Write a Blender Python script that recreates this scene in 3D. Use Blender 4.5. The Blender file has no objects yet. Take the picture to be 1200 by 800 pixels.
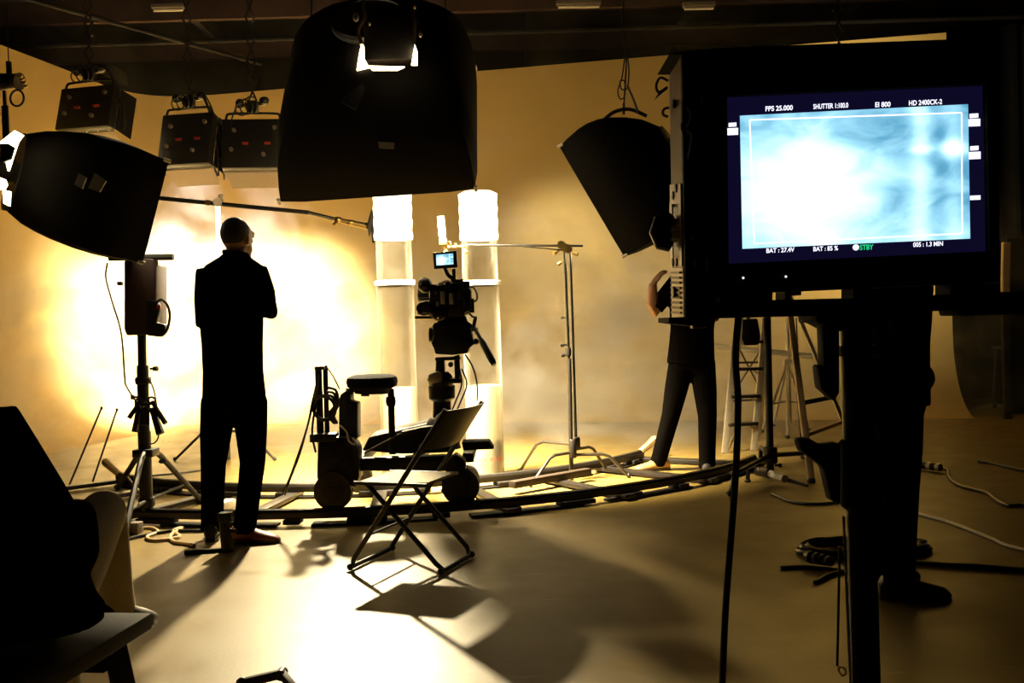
import bpy, bmesh, math, random
from mathutils import Vector, Matrix
random.seed(7)
S = bpy.context.scene
COL = S.collection
R = math.radians

# ---------------------------------------------------------------- camera, world, exposure
FPX, ROLL = 1150.0, 0.03
PITCH = math.atan(22 / FPX)
CAM = Vector((0, 0, 1.2))
_f = Vector((0, math.cos(PITCH), -math.sin(PITCH)))
_r = Vector((1, 0, 0))
_u = Vector((0, math.sin(PITCH), math.cos(PITCH)))
_c, _s = math.sqrt(1 - ROLL * ROLL), ROLL
CR = _r * _c - _u * _s
CU = _r * _s + _u * _c
cd = bpy.data.cameras.new('camera')
cd.sensor_width = 36; cd.lens = FPX / 1200 * 36
cd.clip_start = 0.05
co = bpy.data.objects.new('camera', cd); COL.objects.link(co)
co.matrix_world = Matrix(((CR.x, CU.x, -_f.x, CAM.x), (CR.y, CU.y, -_f.y, CAM.y), (CR.z, CU.z, -_f.z, CAM.z), (0, 0, 0, 1)))
S.camera = co
W = bpy.data.worlds.new('world'); S.world = W; W.use_nodes = True
W.node_tree.nodes['Background'].inputs[0].default_value = (0.010, 0.008, 0.006, 1)
W.node_tree.nodes['Background'].inputs[1].default_value = 0.5
S.view_settings.view_transform = 'Standard'; S.view_settings.look = 'None'
S.view_settings.exposure = 0.0; S.view_settings.gamma = 1.0
try: S.view_settings.use_curve_mapping = False
except Exception: pass
S.cycles.volume_step_rate = 0.13
S.cycles.volume_max_steps = 128
S.cycles.max_bounces = 5
S.cycles.volume_bounces = 1
S.cycles.transparent_max_bounces = 16
S.cycles.sample_clamp_indirect = 4.0

WARM = (1.0, 0.83, 0.50)
PALE = (1.0, 0.95, 0.82)
def spot(name, loc, target, power, angle, blend=0.5, radius=0.08, color=WARM):
    d = bpy.data.lights.new(name, 'SPOT'); d.energy = power; d.spot_size = R(angle); d.spot_blend = blend
    d.shadow_soft_size = radius; d.color = color
    o = bpy.data.objects.new(name, d); COL.objects.link(o); o.location = loc
    o.rotation_euler = (Vector(target) - Vector(loc)).to_track_quat('-Z', 'Y').to_euler()
    return o
# lamp strengths (each lamp's fixture is modelled further down)
KEY_POS = Vector((-1.45, 9.3, 3.25)); KEY_AIM = Vector((-1.6, 4.6, 0.0))
spot('key_lamp_light', KEY_POS, KEY_AIM, 3900, 56, 1.0, 0.09)
BANK_POWER = (2000, 17000, 12000, 620, 720)  # last two feed the added, unseen fill banks
SILK_CENTER, SILK_LEFT, SILK_RIGHT = 6.0, 2.5, 6.0
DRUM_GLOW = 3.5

def area(name, loc, direction, sx, sy, power, spread, color=WARM):
    d = bpy.data.lights.new(name, 'AREA'); d.shape = 'RECTANGLE'; d.size = sx; d.size_y = sy; d.energy = power; d.spread = R(spread); d.color = color
    o = bpy.data.objects.new(name, d); COL.objects.link(o); o.location = loc
    o.rotation_euler = Vector(direction).to_track_quat('-Z', 'Y').to_euler(); return o
CENTER_BOX_POWER = 1080      # light leaving the gridded front of the big central softbox
# ---------------------------------------------------------------- pixel <-> place helpers (reference frame 1200 x 800)
def ray(px, py):
    dx, dy = px - 600, py - 400
    a, b = _c * dx - _s * dy, _s * dx + _c * dy
    return _f + _r * (a / FPX) - _u * (b / FPX)
def at(px, py, d): return CAM + ray(px, py) * d
def fl(px, py, z=0.0):
    v = ray(px, py); return CAM + v * ((z - CAM.z) / v.z)

# ---------------------------------------------------------------- mesh helpers
class MB:
    def __init__(s): s.v = []; s.f = []
    def add(s, vs, fs):
        b = len(s.v); s.v += [Vector(v) for v in vs]; s.f += [tuple(i + b for i in f) for f in fs]; return s
    def box(s, c, size, rot=None, top=1.0):
        c = Vector(c); hx, hy, hz = (k / 2 for k in size); vs = []
        for z, k in ((-hz, 1), (hz, top)):
            for x, y in ((-hx, -hy), (hx, -hy), (hx, hy), (-hx, hy)):
                p = Vector((x * k, y * k, z))
                if rot is not None: p = rot @ p
                vs.append(c + p)
        return s.add(vs, [(3, 2, 1, 0), (4, 5, 6, 7), (0, 1, 5, 4), (1, 2, 6, 5), (2, 3, 7, 6), (3, 0, 4, 7)])
    def ring_loft(s, rings, caps=True):
        n = len(rings[0]); vs = [p for r in rings for p in r]; fs = []
        for i in range(len(rings) - 1):
            for j in range(n):
                k = (j + 1) % n
                fs.append((i * n + j, i * n + k, (i + 1) * n + k, (i + 1) * n + j))
        if caps:
            fs.append(tuple(range(n))[::-1]); fs.append(tuple((len(rings) - 1) * n + j for j in range(n)))
        return s.add(vs, fs)
    def tube(s, pts, r, n=8, caps=True, flat=1.0):
        pts = [Vector(p) for p in pts]; m = len(pts)
        rs = list(r) if isinstance(r, (list, tuple)) else [r] * m
        T = [(pts[min(i + 1, m - 1)] - pts[max(i - 1, 0)]) for i in range(m)]
        T = [t.normalized() if t.length > 1e-9 else Vector((0, 0, 1)) for t in T]
        a = Vector((0, 0, 1)) if abs(T[0].z) < 0.9 else Vector((1, 0, 0))
        u = T[0].cross(a).normalized(); rings = []
        for i in range(m):
            u = (u - T[i] * u.dot(T[i]))
            u = u.normalized() if u.length > 1e-6 else T[i].orthogonal().normalized()
            w = T[i].cross(u)
            rings.append([pts[i] + (u * math.cos(2 * math.pi * k / n) + w * flat * math.sin(2 * math.pi * k / n)) * rs[i] for k in range(n)])
        return s.ring_loft(rings, caps)
    def cyl(s, p0, p1, r0, r1=None, n=16): return s.tube([p0, p1], [r0, r0 if r1 is None else r1], n)
    def bar(s, p0, p1, w, h, up=(0, 0, 1)):
        p0, p1 = Vector(p0), Vector(p1); t = (p1 - p0).normalized(); up = Vector(up)
        x = t.cross(up); x = x.normalized() if x.length > 1e-5 else t.orthogonal().normalized(); y = x.cross(t)
        return s.ring_loft([[p + x * a * w / 2 + y * b * h / 2 for a, b in ((-1, -1), (1, -1), (1, 1), (-1, 1))] for p in (p0, p1)])
    def prism(s, poly, off):
        off = Vector(off); return s.ring_loft([[Vector(p) for p in poly], [Vector(p) + off for p in poly]])
    def slab(s, pxs, d, th):       # outline at distance d with real thickness th going away from the viewer
        return s.prism([at(x, y, d) for x, y in pxs], (0, th, 0))
    def lathe(s, prof, o, ax=(0, 0, 1), n=24, caps=True):
        o = Vector(o); ax = Vector(ax).normalized(); u = ax.orthogonal().normalized(); w = ax.cross(u)
        return s.ring_loft([[o + ax * h + (u * math.cos(2 * math.pi * k / n) + w * math.sin(2 * math.pi * k / n)) * r for k in range(n)] for r, h in prof], caps)
    def ell(s, c, rad, rot=None, nu=16, nv=10):
        c = Vector(c); rings = []
        for i in range(nv + 1):
            t = math.pi * (0.02 + 0.96 * i / nv)
            ring = []
            for k in range(nu):
                a = 2 * math.pi * k / nu
                p = Vector((rad[0] * math.sin(t) * math.cos(a), rad[1] * math.sin(t) * math.sin(a), -rad[2] * math.cos(t)))
                ring.append(c + (rot @ p if rot is not None else p))
            rings.append(ring)
        return s.ring_loft(rings)
    def torus(s, c, ax, Rm, r, n=24, m=8, a0=0, a1=2 * math.pi):
        c = Vector(c); ax = Vector(ax).normalized(); u = ax.orthogonal().normalized(); w = ax.cross(u)
        full = abs(a1 - a0 - 2 * math.pi) < 1e-4
        pts = [c + (u * math.cos(a0 + (a1 - a0) * k / n) + w * math.sin(a0 + (a1 - a0) * k / n)) * Rm for k in range(n + 1)]
        return s.tube(pts, r, m, not full)
    def build(s, name, mat, parent=None, smooth=True, bevel=0.0, remesh=0.0, relax=0, world=True, label=None):
        if parent is None:
            xs = [v.x for v in s.v]; ys = [v.y for v in s.v]; zs = [v.z for v in s.v]
            M = Matrix.Translation(((min(xs) + max(xs)) / 2, (min(ys) + max(ys)) / 2, min(zs)))
        else: M = WM[parent.name]
        inv = M.inverted()
        vs = [inv @ v for v in s.v] if world else s.v
        me = bpy.data.meshes.new(name); me.from_pydata([tuple(v) for v in vs], [], s.f); me.update()
        bm = bmesh.new(); bm.from_mesh(me); bmesh.ops.recalc_face_normals(bm, faces=bm.faces)
        if bevel: bmesh.ops.bevel(bm, geom=[e for e in bm.edges if len(e.link_faces) == 2 and e.calc_face_angle(0) > 0.6], offset=bevel, segments=2, profile=0.5, affect='EDGES', clamp_overlap=True)
        bm.to_mesh(me); bm.free()
        me.materials.append(mat)
        o = bpy.data.objects.new(name, me); COL.objects.link(o)
        if parent is None: o.matrix_world = M
        else: o.parent = parent
        WM[o.name] = M
        if remesh:
            md = o.modifiers.new('r', 'REMESH'); md.mode = 'VOXEL'; md.voxel_size = remesh
            if relax:
                sm = o.modifiers.new('s', 'SMOOTH'); sm.iterations = relax; sm.factor = 0.5
            dg = bpy.context.evaluated_depsgraph_get()
            m2 = bpy.data.meshes.new_from_object(o.evaluated_get(dg)); o.modifiers.clear(); o.data = m2
            if not m2.materials: m2.materials.append(mat)
            me = m2
        if smooth:
            me.polygons.foreach_set('use_smooth', [True] * len(me.polygons))
            if not remesh: me.set_sharp_from_angle(angle=R(38))
        if label: o['label'] = label
        return o
WM = {}
def thing(name, label, cat, loc=(0, 0, 0), rotz=0.0, group=None):
    o = bpy.data.objects.new(name, None); COL.objects.link(o); o.empty_display_size = 0.1
    M = Matrix.Translation(loc) @ Matrix.Rotation(rotz, 4, 'Z'); o.matrix_world = M; WM[o.name] = M
    o['label'] = label; o['category'] = cat
    if group: o['group'] = group
    return o
def tag(o, label, cat, group=None, kind=None):
    o['label'] = label; o['category'] = cat
    if group: o['group'] = group
    if kind: o['kind'] = kind
    return o
def struct(o, label=None):
    o['kind'] = 'structure'
    if label: o['label'] = label
    return o
def copy_tree(o, parent=None):
    c = o.copy(); COL.objects.link(c)
    if parent is not None: c.parent = parent; c.matrix_parent_inverse = o.matrix_parent_inverse
    for ch in list(o.children): copy_tree(ch, c)
    return c
def rot_to(z, x=None):
    """3x3 with local Z along z and local X close to x."""
    z = Vector(z).normalized(); x = Vector(x) if x is not None else z.orthogonal()
    x = (x - z * x.dot(z)).normalized(); y = z.cross(x)
    return Matrix((x, y, z)).transposed()
def curve_pts(pts, k=6):
    """Catmull-Rom through the points."""
    pts = [Vector(p) for p in pts]; out = []
    for i in range(len(pts) - 1):
        p0, p1, p2, p3 = pts[max(i - 1, 0)], pts[i], pts[i + 1], pts[min(i + 2, len(pts) - 1)]
        for j in range(k):
            t = j / k
            out.append(0.5 * ((2 * p1) + (p2 - p0) * t + (2 * p0 - 5 * p1 + 4 * p2 - p3) * t * t + (3 * p1 - p0 - 3 * p2 + p3) * t ** 3))
    out.append(pts[-1]); return out

# ---------------------------------------------------------------- materials
def mat(name, col, rough=0.5, metal=0.0, scale=20.0, amount=0.25, bump=0.15, spec=0.5, emit=None, estr=0.0):
    m = bpy.data.materials.new(name); m.use_nodes = True; nt = m.node_tree; b = nt.nodes['Principled BSDF']
    tc = nt.nodes.new('ShaderNodeTexCoord'); nz = nt.nodes.new('ShaderNodeTexNoise')
    nz.inputs['Scale'].default_value = scale; nz.inputs['Detail'].default_value = 5
    nt.links.new(tc.outputs['Object'], nz.inputs['Vector'])
    mx = nt.nodes.new('ShaderNodeMix'); mx.data_type = 'RGBA'
    mx.inputs[6].default_value = (*[c * (1 - amount) for c in col], 1); mx.inputs[7].default_value = (*[min(1, c * (1 + amount)) for c in col], 1)
    nt.links.new(nz.outputs['Fac'], mx.inputs[0]); nt.links.new(mx.outputs[2], b.inputs['Base Color'])
    b.inputs['Roughness'].default_value = rough; b.inputs['Metallic'].default_value = metal
    b.inputs['Specular IOR Level'].default_value = spec
    if bump:
        bp = nt.nodes.new('ShaderNodeBump'); bp.inputs['Strength'].default_value = bump; bp.inputs['Distance'].default_value = 0.01
        nt.links.new(nz.outputs['Fac'], bp.inputs['Height']); nt.links.new(bp.outputs['Normal'], b.inputs['Normal'])
    if emit:
        b.inputs['Emission Color'].default_value = (*emit, 1); b.inputs['Emission Strength'].default_value = estr
    return m
M = {}
M['wall'] = mat('cream_plaster', (0.50, 0.34, 0.108), 0.8, 0, 1.3, 0.06, 0.02, 0.2)
M['shell'] = mat('dark_building', (0.018, 0.013, 0.010), 0.9, 0, 2, 0.4)
M['black'] = mat('black_paint', (0.012, 0.010, 0.009), 0.45, 0, 30, 0.3, 0.05, 0.35)
M['blackmatte'] = mat('black_matte', (0.010, 0.008, 0.007), 0.8, 0, 30, 0.3, 0.1, 0.2)
M['fabric'] = mat('black_fabric', (0.006, 0.005, 0.004), 0.85, 0, 60, 0.35, 0.2, 0.08)
M['rubber'] = mat('cable_rubber', (0.012, 0.010, 0.008), 0.4, 0, 40, 0.3, 0.05, 0.5)
M['chrome'] = mat('chrome', (0.35, 0.32, 0.27), 0.22, 1.0, 40, 0.1, 0.02)
M['steel'] = mat('worn_steel', (0.07, 0.06, 0.048), 0.32, 0.8, 40, 0.3, 0.05)
M['darksteel'] = mat('dark_steel', (0.022, 0.018, 0.015), 0.4, 0.5, 40, 0.3, 0.05)
M['brass'] = mat('brass', (0.75, 0.52, 0.18), 0.3, 1.0, 40, 0.2, 0.05)
M['alu'] = mat('ladder_aluminium', (0.55, 0.47, 0.34), 0.4, 0.7, 30, 0.2, 0.05)
M['wood'] = mat('pale_wood', (0.55, 0.38, 0.18), 0.55, 0, 12, 0.3, 0.1)
M['redwood'] = mat('red_brown_beam', (0.035, 0.012, 0.007), 0.7, 0, 8, 0.4, 0.1)
M['benchwood'] = mat('bench_wood', (0.020, 0.012, 0.008), 0.65, 0, 14, 0.3, 0.1, 0.25)
M['grey'] = mat('grey_plastic', (0.16, 0.13, 0.10), 0.5, 0, 40, 0.2, 0.05)
M['side'] = mat('monitor_side_metal', (0.20, 0.15, 0.11), 0.5, 0.3, 60, 0.25, 0.05)
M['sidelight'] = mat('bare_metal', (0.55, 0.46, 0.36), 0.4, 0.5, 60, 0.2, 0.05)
M['white'] = mat('white_plastic', (0.85, 0.78, 0.66), 0.5, 0, 40, 0.1, 0.02)
M['red'] = mat('red_plastic', (0.35, 0.03, 0.015), 0.5, 0, 40, 0.2, 0.02)
M['skin'] = mat('skin', (0.42, 0.21, 0.11), 0.5, 0, 60, 0.15, 0.05)
M['hair'] = mat('short_hair', (0.03, 0.018, 0.01), 0.7, 0, 200, 0.5, 0.5)
M['shirt'] = mat('black_cotton', (0.004, 0.0032, 0.0028), 1.0, 0, 80, 0.3, 0.2, 0.0)
M['jeans'] = mat('dark_denim', (0.004, 0.0033, 0.003), 1.0, 0, 120, 0.3, 0.2, 0.0)
M['khaki'] = mat('khaki_cotton', (0.42, 0.36, 0.24), 0.85, 0, 100, 0.2, 0.2, 0.2)
M['redshoe'] = mat('red_brown_shoe', (0.22, 0.05, 0.02), 0.5, 0, 60, 0.4, 0.1)
M['tanshoe'] = mat('tan_leather', (0.45, 0.24, 0.08), 0.5, 0, 60, 0.3, 0.1)
M['shoe'] = mat('black_leather', (0.014, 0.011, 0.009), 0.45, 0, 60, 0.3, 0.1)
M['eye'] = mat('eye_white', (0.5, 0.45, 0.4), 0.3, 0, 20, 0.05, 0)
M['lip'] = mat('lip', (0.30, 0.10, 0.07), 0.5, 0, 40, 0.1, 0)

# painted concrete floor: colour patches, scuffs and a soft sheen
def floor_mat():
    m = mat('painted_concrete', (0.20, 0.134, 0.036), 0.42, 0, 0.9, 0.12, 0, 0.38); nt = m.node_tree; b = nt.nodes['Principled BSDF']
    tc = nt.nodes.new('ShaderNodeTexCoord')
    n2 = nt.nodes.new('ShaderNodeTexNoise'); n2.inputs['Scale'].default_value = 5; n2.inputs['Detail'].default_value = 8
    nt.links.new(tc.outputs['Object'], n2.inputs['Vector'])
    mr = nt.nodes.new('ShaderNodeMapRange'); mr.inputs[1].default_value = 0.3; mr.inputs[2].default_value = 0.7
    mr.inputs[3].default_value = 0.36; mr.inputs[4].default_value = 0.50
    nt.links.new(n2.outputs['Fac'], mr.inputs[0]); nt.links.new(mr.outputs[0], b.inputs['Roughness'])
    n3 = nt.nodes.new('ShaderNodeTexNoise'); n3.inputs['Scale'].default_value = 60; n3.inputs['Detail'].default_value = 4
    nt.links.new(tc.outputs['Object'], n3.inputs['Vector'])
    # pale scuffs
    mp = nt.nodes.new('ShaderNodeMapping'); mp.inputs['Scale'].default_value = (2.2, 9, 1); mp.inputs['Rotation'].default_value = (0, 0, 0.5); nt.links.new(tc.outputs['Object'], mp.inputs[0])
    n4 = nt.nodes.new('ShaderNodeTexNoise'); n4.inputs['Scale'].default_value = 1.6; n4.inputs['Detail'].default_value = 6; nt.links.new(mp.outputs[0], n4.inputs['Vector'])
    m4 = nt.nodes.new('ShaderNodeMapRange'); m4.inputs[1].default_value = 0.66; m4.inputs[2].default_value = 0.76; m4.inputs[4].default_value = 0.5; nt.links.new(n4.outputs['Fac'], m4.inputs[0])
    src = b.inputs['Base Color'].links[0].from_socket
    mx2 = nt.nodes.new('ShaderNodeMix'); mx2.data_type = 'RGBA'; mx2.inputs[7].default_value = (0.42, 0.32, 0.14, 1)
    nt.links.new(m4.outputs[0], mx2.inputs[0]); nt.links.new(src, mx2.inputs[6]); nt.links.new(mx2.outputs[2], b.inputs['Base Color'])
    bp = nt.nodes.new('ShaderNodeBump'); bp.inputs['Strength'].default_value = 0.12; bp.inputs['Distance'].default_value = 0.004
    nt.links.new(n3.outputs['Fac'], bp.inputs['Height']); nt.links.new(bp.outputs['Normal'], b.inputs['Normal'])
    return m
M['floor'] = floor_mat()

def emit_mat(name, col, strength):
    m = bpy.data.materials.new(name); m.use_nodes = True; nt = m.node_tree; nt.nodes.clear()
    e = nt.nodes.new('ShaderNodeEmission'); e.inputs[0].default_value = (*col, 1); e.inputs[1].default_value = strength
    o = nt.nodes.new('ShaderNodeOutputMaterial'); nt.links.new(e.outputs[0], o.inputs[0]); return m
M['glow'] = emit_mat('lamp_glow', (1, 0.80, 0.45), 14)
M['silk_center'] = emit_mat('lit_silk_center', WARM, SILK_CENTER)
M['silk_left'] = emit_mat('lit_silk_left', WARM, SILK_LEFT)
M['silk_right'] = emit_mat('lit_silk_right', WARM, SILK_RIGHT)
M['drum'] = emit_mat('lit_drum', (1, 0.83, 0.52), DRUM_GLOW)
M['text'] = emit_mat('screen_text_white', (0.85, 0.85, 1.0), 1.5)
M['textgreen'] = emit_mat('screen_text_green', (0.02, 0.75, 0.28), 1.0)
M['redink'] = mat('red_ink', (0.6, 0.05, 0.02), 0.5, 0, 50, 0.1, 0)

def acrylic():
    m = bpy.data.materials.new('clear_acrylic'); m.use_nodes = True; nt = m.node_tree; nt.nodes.clear()
    lw = nt.nodes.new('ShaderNodeLayerWeight'); lw.inputs[0].default_value = 0.35
    tr = nt.nodes.new('ShaderNodeBsdfTransparent'); tr.inputs[0].default_value = (0.97, 0.97, 0.95, 1)
    gl = nt.nodes.new('ShaderNodeBsdfGlossy'); gl.inputs[1].default_value = 0.12; gl.inputs[0].default_value = (1, 1, 1, 1)
    tl = nt.nodes.new('ShaderNodeBsdfTranslucent'); tl.inputs[0].default_value = (0.95, 0.9, 0.8, 1)
    df = nt.nodes.new('ShaderNodeMixShader'); df.inputs[0].default_value = 0.5
    nt.links.new(gl.outputs[0], df.inputs[1]); nt.links.new(tl.outputs[0], df.inputs[2])
    rp = nt.nodes.new('ShaderNodeMapRange'); rp.inputs[1].default_value = 0.15; rp.inputs[2].default_value = 1.0; rp.inputs[3].default_value = 0.05; rp.inputs[4].default_value = 1.0
    nt.links.new(lw.outputs['Facing'], rp.inputs[0])
    mx = nt.nodes.new('ShaderNodeMixShader'); nt.links.new(rp.outputs[0], mx.inputs[0])
    nt.links.new(tr.outputs[0], mx.inputs[1]); nt.links.new(df.outputs[0], mx.inputs[2])
    o = nt.nodes.new('ShaderNodeOutputMaterial'); nt.links.new(mx.outputs[0], o.inputs[0]); return m
M['acrylic'] = acrylic()
M['ring'] = mat('white_joint_ring', (0.9, 0.86, 0.76), 0.4, 0, 40, 0.05, 0.0)
def frosted():
    m = bpy.data.materials.new('frosted_acrylic'); m.use_nodes = True; nt = m.node_tree; nt.nodes.clear()
    tr = nt.nodes.new('ShaderNodeBsdfTransparent'); tl = nt.nodes.new('ShaderNodeBsdfTranslucent'); df = nt.nodes.new('ShaderNodeBsdfDiffuse')
    for x in (tl, df): x.inputs[0].default_value = (0.9, 0.84, 0.7, 1)
    a = nt.nodes.new('ShaderNodeMixShader'); a.inputs[0].default_value = 0.5
    nt.links.new(tl.outputs[0], a.inputs[1]); nt.links.new(df.outputs[0], a.inputs[2])
    b = nt.nodes.new('ShaderNodeMixShader'); b.inputs[0].default_value = 0.86
    nt.links.new(tr.outputs[0], b.inputs[1]); nt.links.new(a.outputs[0], b.inputs[2])
    o = nt.nodes.new('ShaderNodeOutputMaterial'); nt.links.new(b.outputs[0], o.inputs[0]); return m
M['frost'] = frosted()

def screen_mat(name, strength):
    """The picture on a monitor: a bright pale blue field, darker bluish smoke to the right and at the top, two pale columns."""
    m = bpy.data.materials.new(name); m.use_nodes = True; nt = m.node_tree; nt.nodes.clear(); L = nt.links.new
    tc = nt.nodes.new('ShaderNodeTexCoord'); sp = nt.nodes.new('ShaderNodeSeparateXYZ'); L(tc.outputs['UV'], sp.inputs[0])
    nz = nt.nodes.new('ShaderNodeTexNoise'); nz.inputs['Scale'].default_value = 4.5; nz.inputs['Detail'].default_value = 5; nz.inputs['Distortion'].default_value = 0.6
    L(tc.outputs['UV'], nz.inputs['Vector'])
    def math_(op, a, b=None):
        n = nt.nodes.new('ShaderNodeMath'); n.operation = op
        for i, q in enumerate((a, b)):
            if q is None: continue
            if isinstance(q, (int, float)): n.inputs[i].default_value = q
            else: L(q, n.inputs[i])
        return n.outputs[0]
    x, y = sp.outputs[0], sp.outputs[1]
    def gauss(v, c, w):
        t = math_('DIVIDE', math_('SUBTRACT', v, c), w); return math_('POWER', 2.718, math_('MULTIPLY', math_('MULTIPLY', t, t), -1.0))
    blob = math_('MULTIPLY', gauss(x, 0.28, 0.33), gauss(y, 0.42, 0.42))
    v = math_('ADD', math_('MULTIPLY', blob, 0.75), math_('MULTIPLY', math_('SUBTRACT', nz.outputs['Fac'], 0.5), 0.75))
    v = math_('ADD', v, math_('MULTIPLY', gauss(x, 0.785, 0.045), 0.22))
    v = math_('ADD', v, math_('MULTIPLY', gauss(x, 0.93, 0.04), 0.16))
    v = math_('ADD', v, math_('MULTIPLY', math_('MULTIPLY', gauss(x, 0.93, 0.05), gauss(y, 0.68, 0.06)), 0.7))
    v = math_('ADD', v, math_('MULTIPLY', math_('MULTIPLY', gauss(x, 0.79, 0.05), gauss(y, 0.68, 0.03)), 0.4))
    v = math_('ADD', v, math_('MULTIPLY', gauss(y, 0.05, 0.1), 0.12))
    v = math_('ADD', v, 0.33)
    cr = nt.nodes.new('ShaderNodeValToRGB'); L(v, cr.inputs[0]); e = cr.color_ramp.elements
    e[0].position = 0.0; e[0].color = (0.02, 0.10, 0.20, 1); e[1].position = 1.0; e[1].color = (1, 1, 1, 1)
    for p, c in ((0.3, (0.10, 0.33, 0.50, 1)), (0.5, (0.33, 0.68, 0.86, 1)), (0.72, (0.66, 0.95, 1.0, 1))):
        q = e.new(p); q.color = c
    em = nt.nodes.new('ShaderNodeEmission'); em.inputs[1].default_value = strength; L(cr.outputs[0], em.inputs[0])
    o = nt.nodes.new('ShaderNodeOutputMaterial'); L(em.outputs[0], o.inputs[0]); return m
M['screen'] = screen_mat('monitor_picture', 1.3)
M['led'] = emit_mat('screen_backlight_spill', (0.004, 0.003, 0.018), 1.0)

def text(name, body, origin, xd, yd, width, height, m, parent, off=0.0004):
    cu = bpy.data.curves.new(name, 'FONT'); cu.body = body; cu.size = 1.0; cu.extrude = 0.0; cu.offset = 0.022
    o = bpy.data.objects.new(name, cu); COL.objects.link(o); cu.materials.append(m)
    bpy.context.view_layer.update()
    dg = bpy.context.evaluated_depsgraph_get()
    me = bpy.data.meshes.new_from_object(o.evaluated_get(dg))
    bpy.data.objects.remove(o)
    xs = [v.co.x for v in me.vertices]; ys = [v.co.y for v in me.vertices]
    kx = width / (max(xs) - min(xs)); ky = height / (max(ys) - min(ys)); x0, y0 = min(xs), min(ys)
    xd, yd = Vector(xd).normalized(), Vector(yd).normalized(); nd = xd.cross(yd); inv = WM[parent.name].inverted()
    for v in me.vertices:
        v.co = inv @ (Vector(origin) + xd * (v.co.x - x0) * kx + yd * (v.co.y - y0) * ky + nd * off)
    me.materials.clear(); me.materials.append(m)
    o = bpy.data.objects.new(name, me); COL.objects.link(o); o.parent = parent; WM[o.name] = WM[parent.name]
    return o

# ---------------------------------------------------------------- the setting
def flat(name, x0, x1, y0, y1, z0, z1, m, label):
    return struct(MB().box(((x0 + x1) / 2, (y0 + y1) / 2, (z0 + z1) / 2), (x1 - x0, y1 - y0, z1 - z0)).build(name, m, smooth=False), label)
flat('floor', -9, 9, -3, 17, -0.1, 0, M['floor'], 'painted concrete studio floor with a dull sheen')
flat('ceiling', -9, 9, -3, 17, 5.9, 6.0, M['shell'], 'dark studio ceiling')
flat('wall_outer', -9, 9, 17, 17.1, 0, 6, M['shell'], 'dark building wall behind the curved backdrop')
flat('wall_right', 9, 9.1, -3, 17, 0, 6, M['shell'], 'dark right side wall of the studio')
flat('wall_left', -9.1, -9, -3, 17, 0, 6, M['shell'], 'dark left side wall of the studio')
flat('wall_front', -9, 9, -3.1, -3, 0, 6, M['shell'], 'dark wall behind the viewer')

def cyclorama():
    H, RC = 4.46, 0.95
    path = [(5.22, 11.62), (3.5, 11.96), (1.5, 12.36), (-0.6, 12.80), (-2.4, 13.22), (-3.6, 13.50)]
    path += [(-4.35, 13.62), (-4.85, 13.50), (-5.15, 13.12), (-5.28, 12.6), (-5.40, 11.9), (-5.6, 10.9), (-5.9, 9.0), (-6.3, 6.0)]
    P = curve_pts([(x, y, 0) for x, y in path], 4)
    prof = [(RC, 0.004)] + [(RC - RC * math.sin(R(a)), RC - RC * math.cos(R(a)) + 0.004) for a in (10, 20, 30, 40, 50, 60, 70, 80, 90)] + [(0, 2.0), (0, 3.2), (0, H)]
    rings = []
    for i, p in enumerate(P):
        t = (P[min(i + 1, len(P) - 1)] - P[max(i - 1, 0)]).normalized(); n = Vector((t.y, -t.x, 0))
        n = -n if n.dot(Vector((0, 9, 0)) - p) < 0 else n
        # floor-side points run inwards along the normal
        rings.append([p + n * a + Vector((0, 0, z)) for a, z in prof] + [p - n * 0.07 + Vector((0, 0, z)) for a, z in reversed(prof[-1:])] + [p - n * 0.07])
    mb = MB(); k = len(rings[0]); vs = [q for r in rings for q in r]; fs = []
    for i in range(len(rings) - 1):
        for j in range(k - 1): fs.append((i * k + j, i * k + j + 1, (i + 1) * k + j + 1, (i + 1) * k + j))
    fs += [tuple(range(k)), tuple((len(rings) - 1) * k + j for j in range(k))]
    mb.add(vs, fs)
    return struct(mb.build('wall_back', M['wall']), 'curved cream cyclorama wall sweeping down into the floor')
cyclorama()

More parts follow.
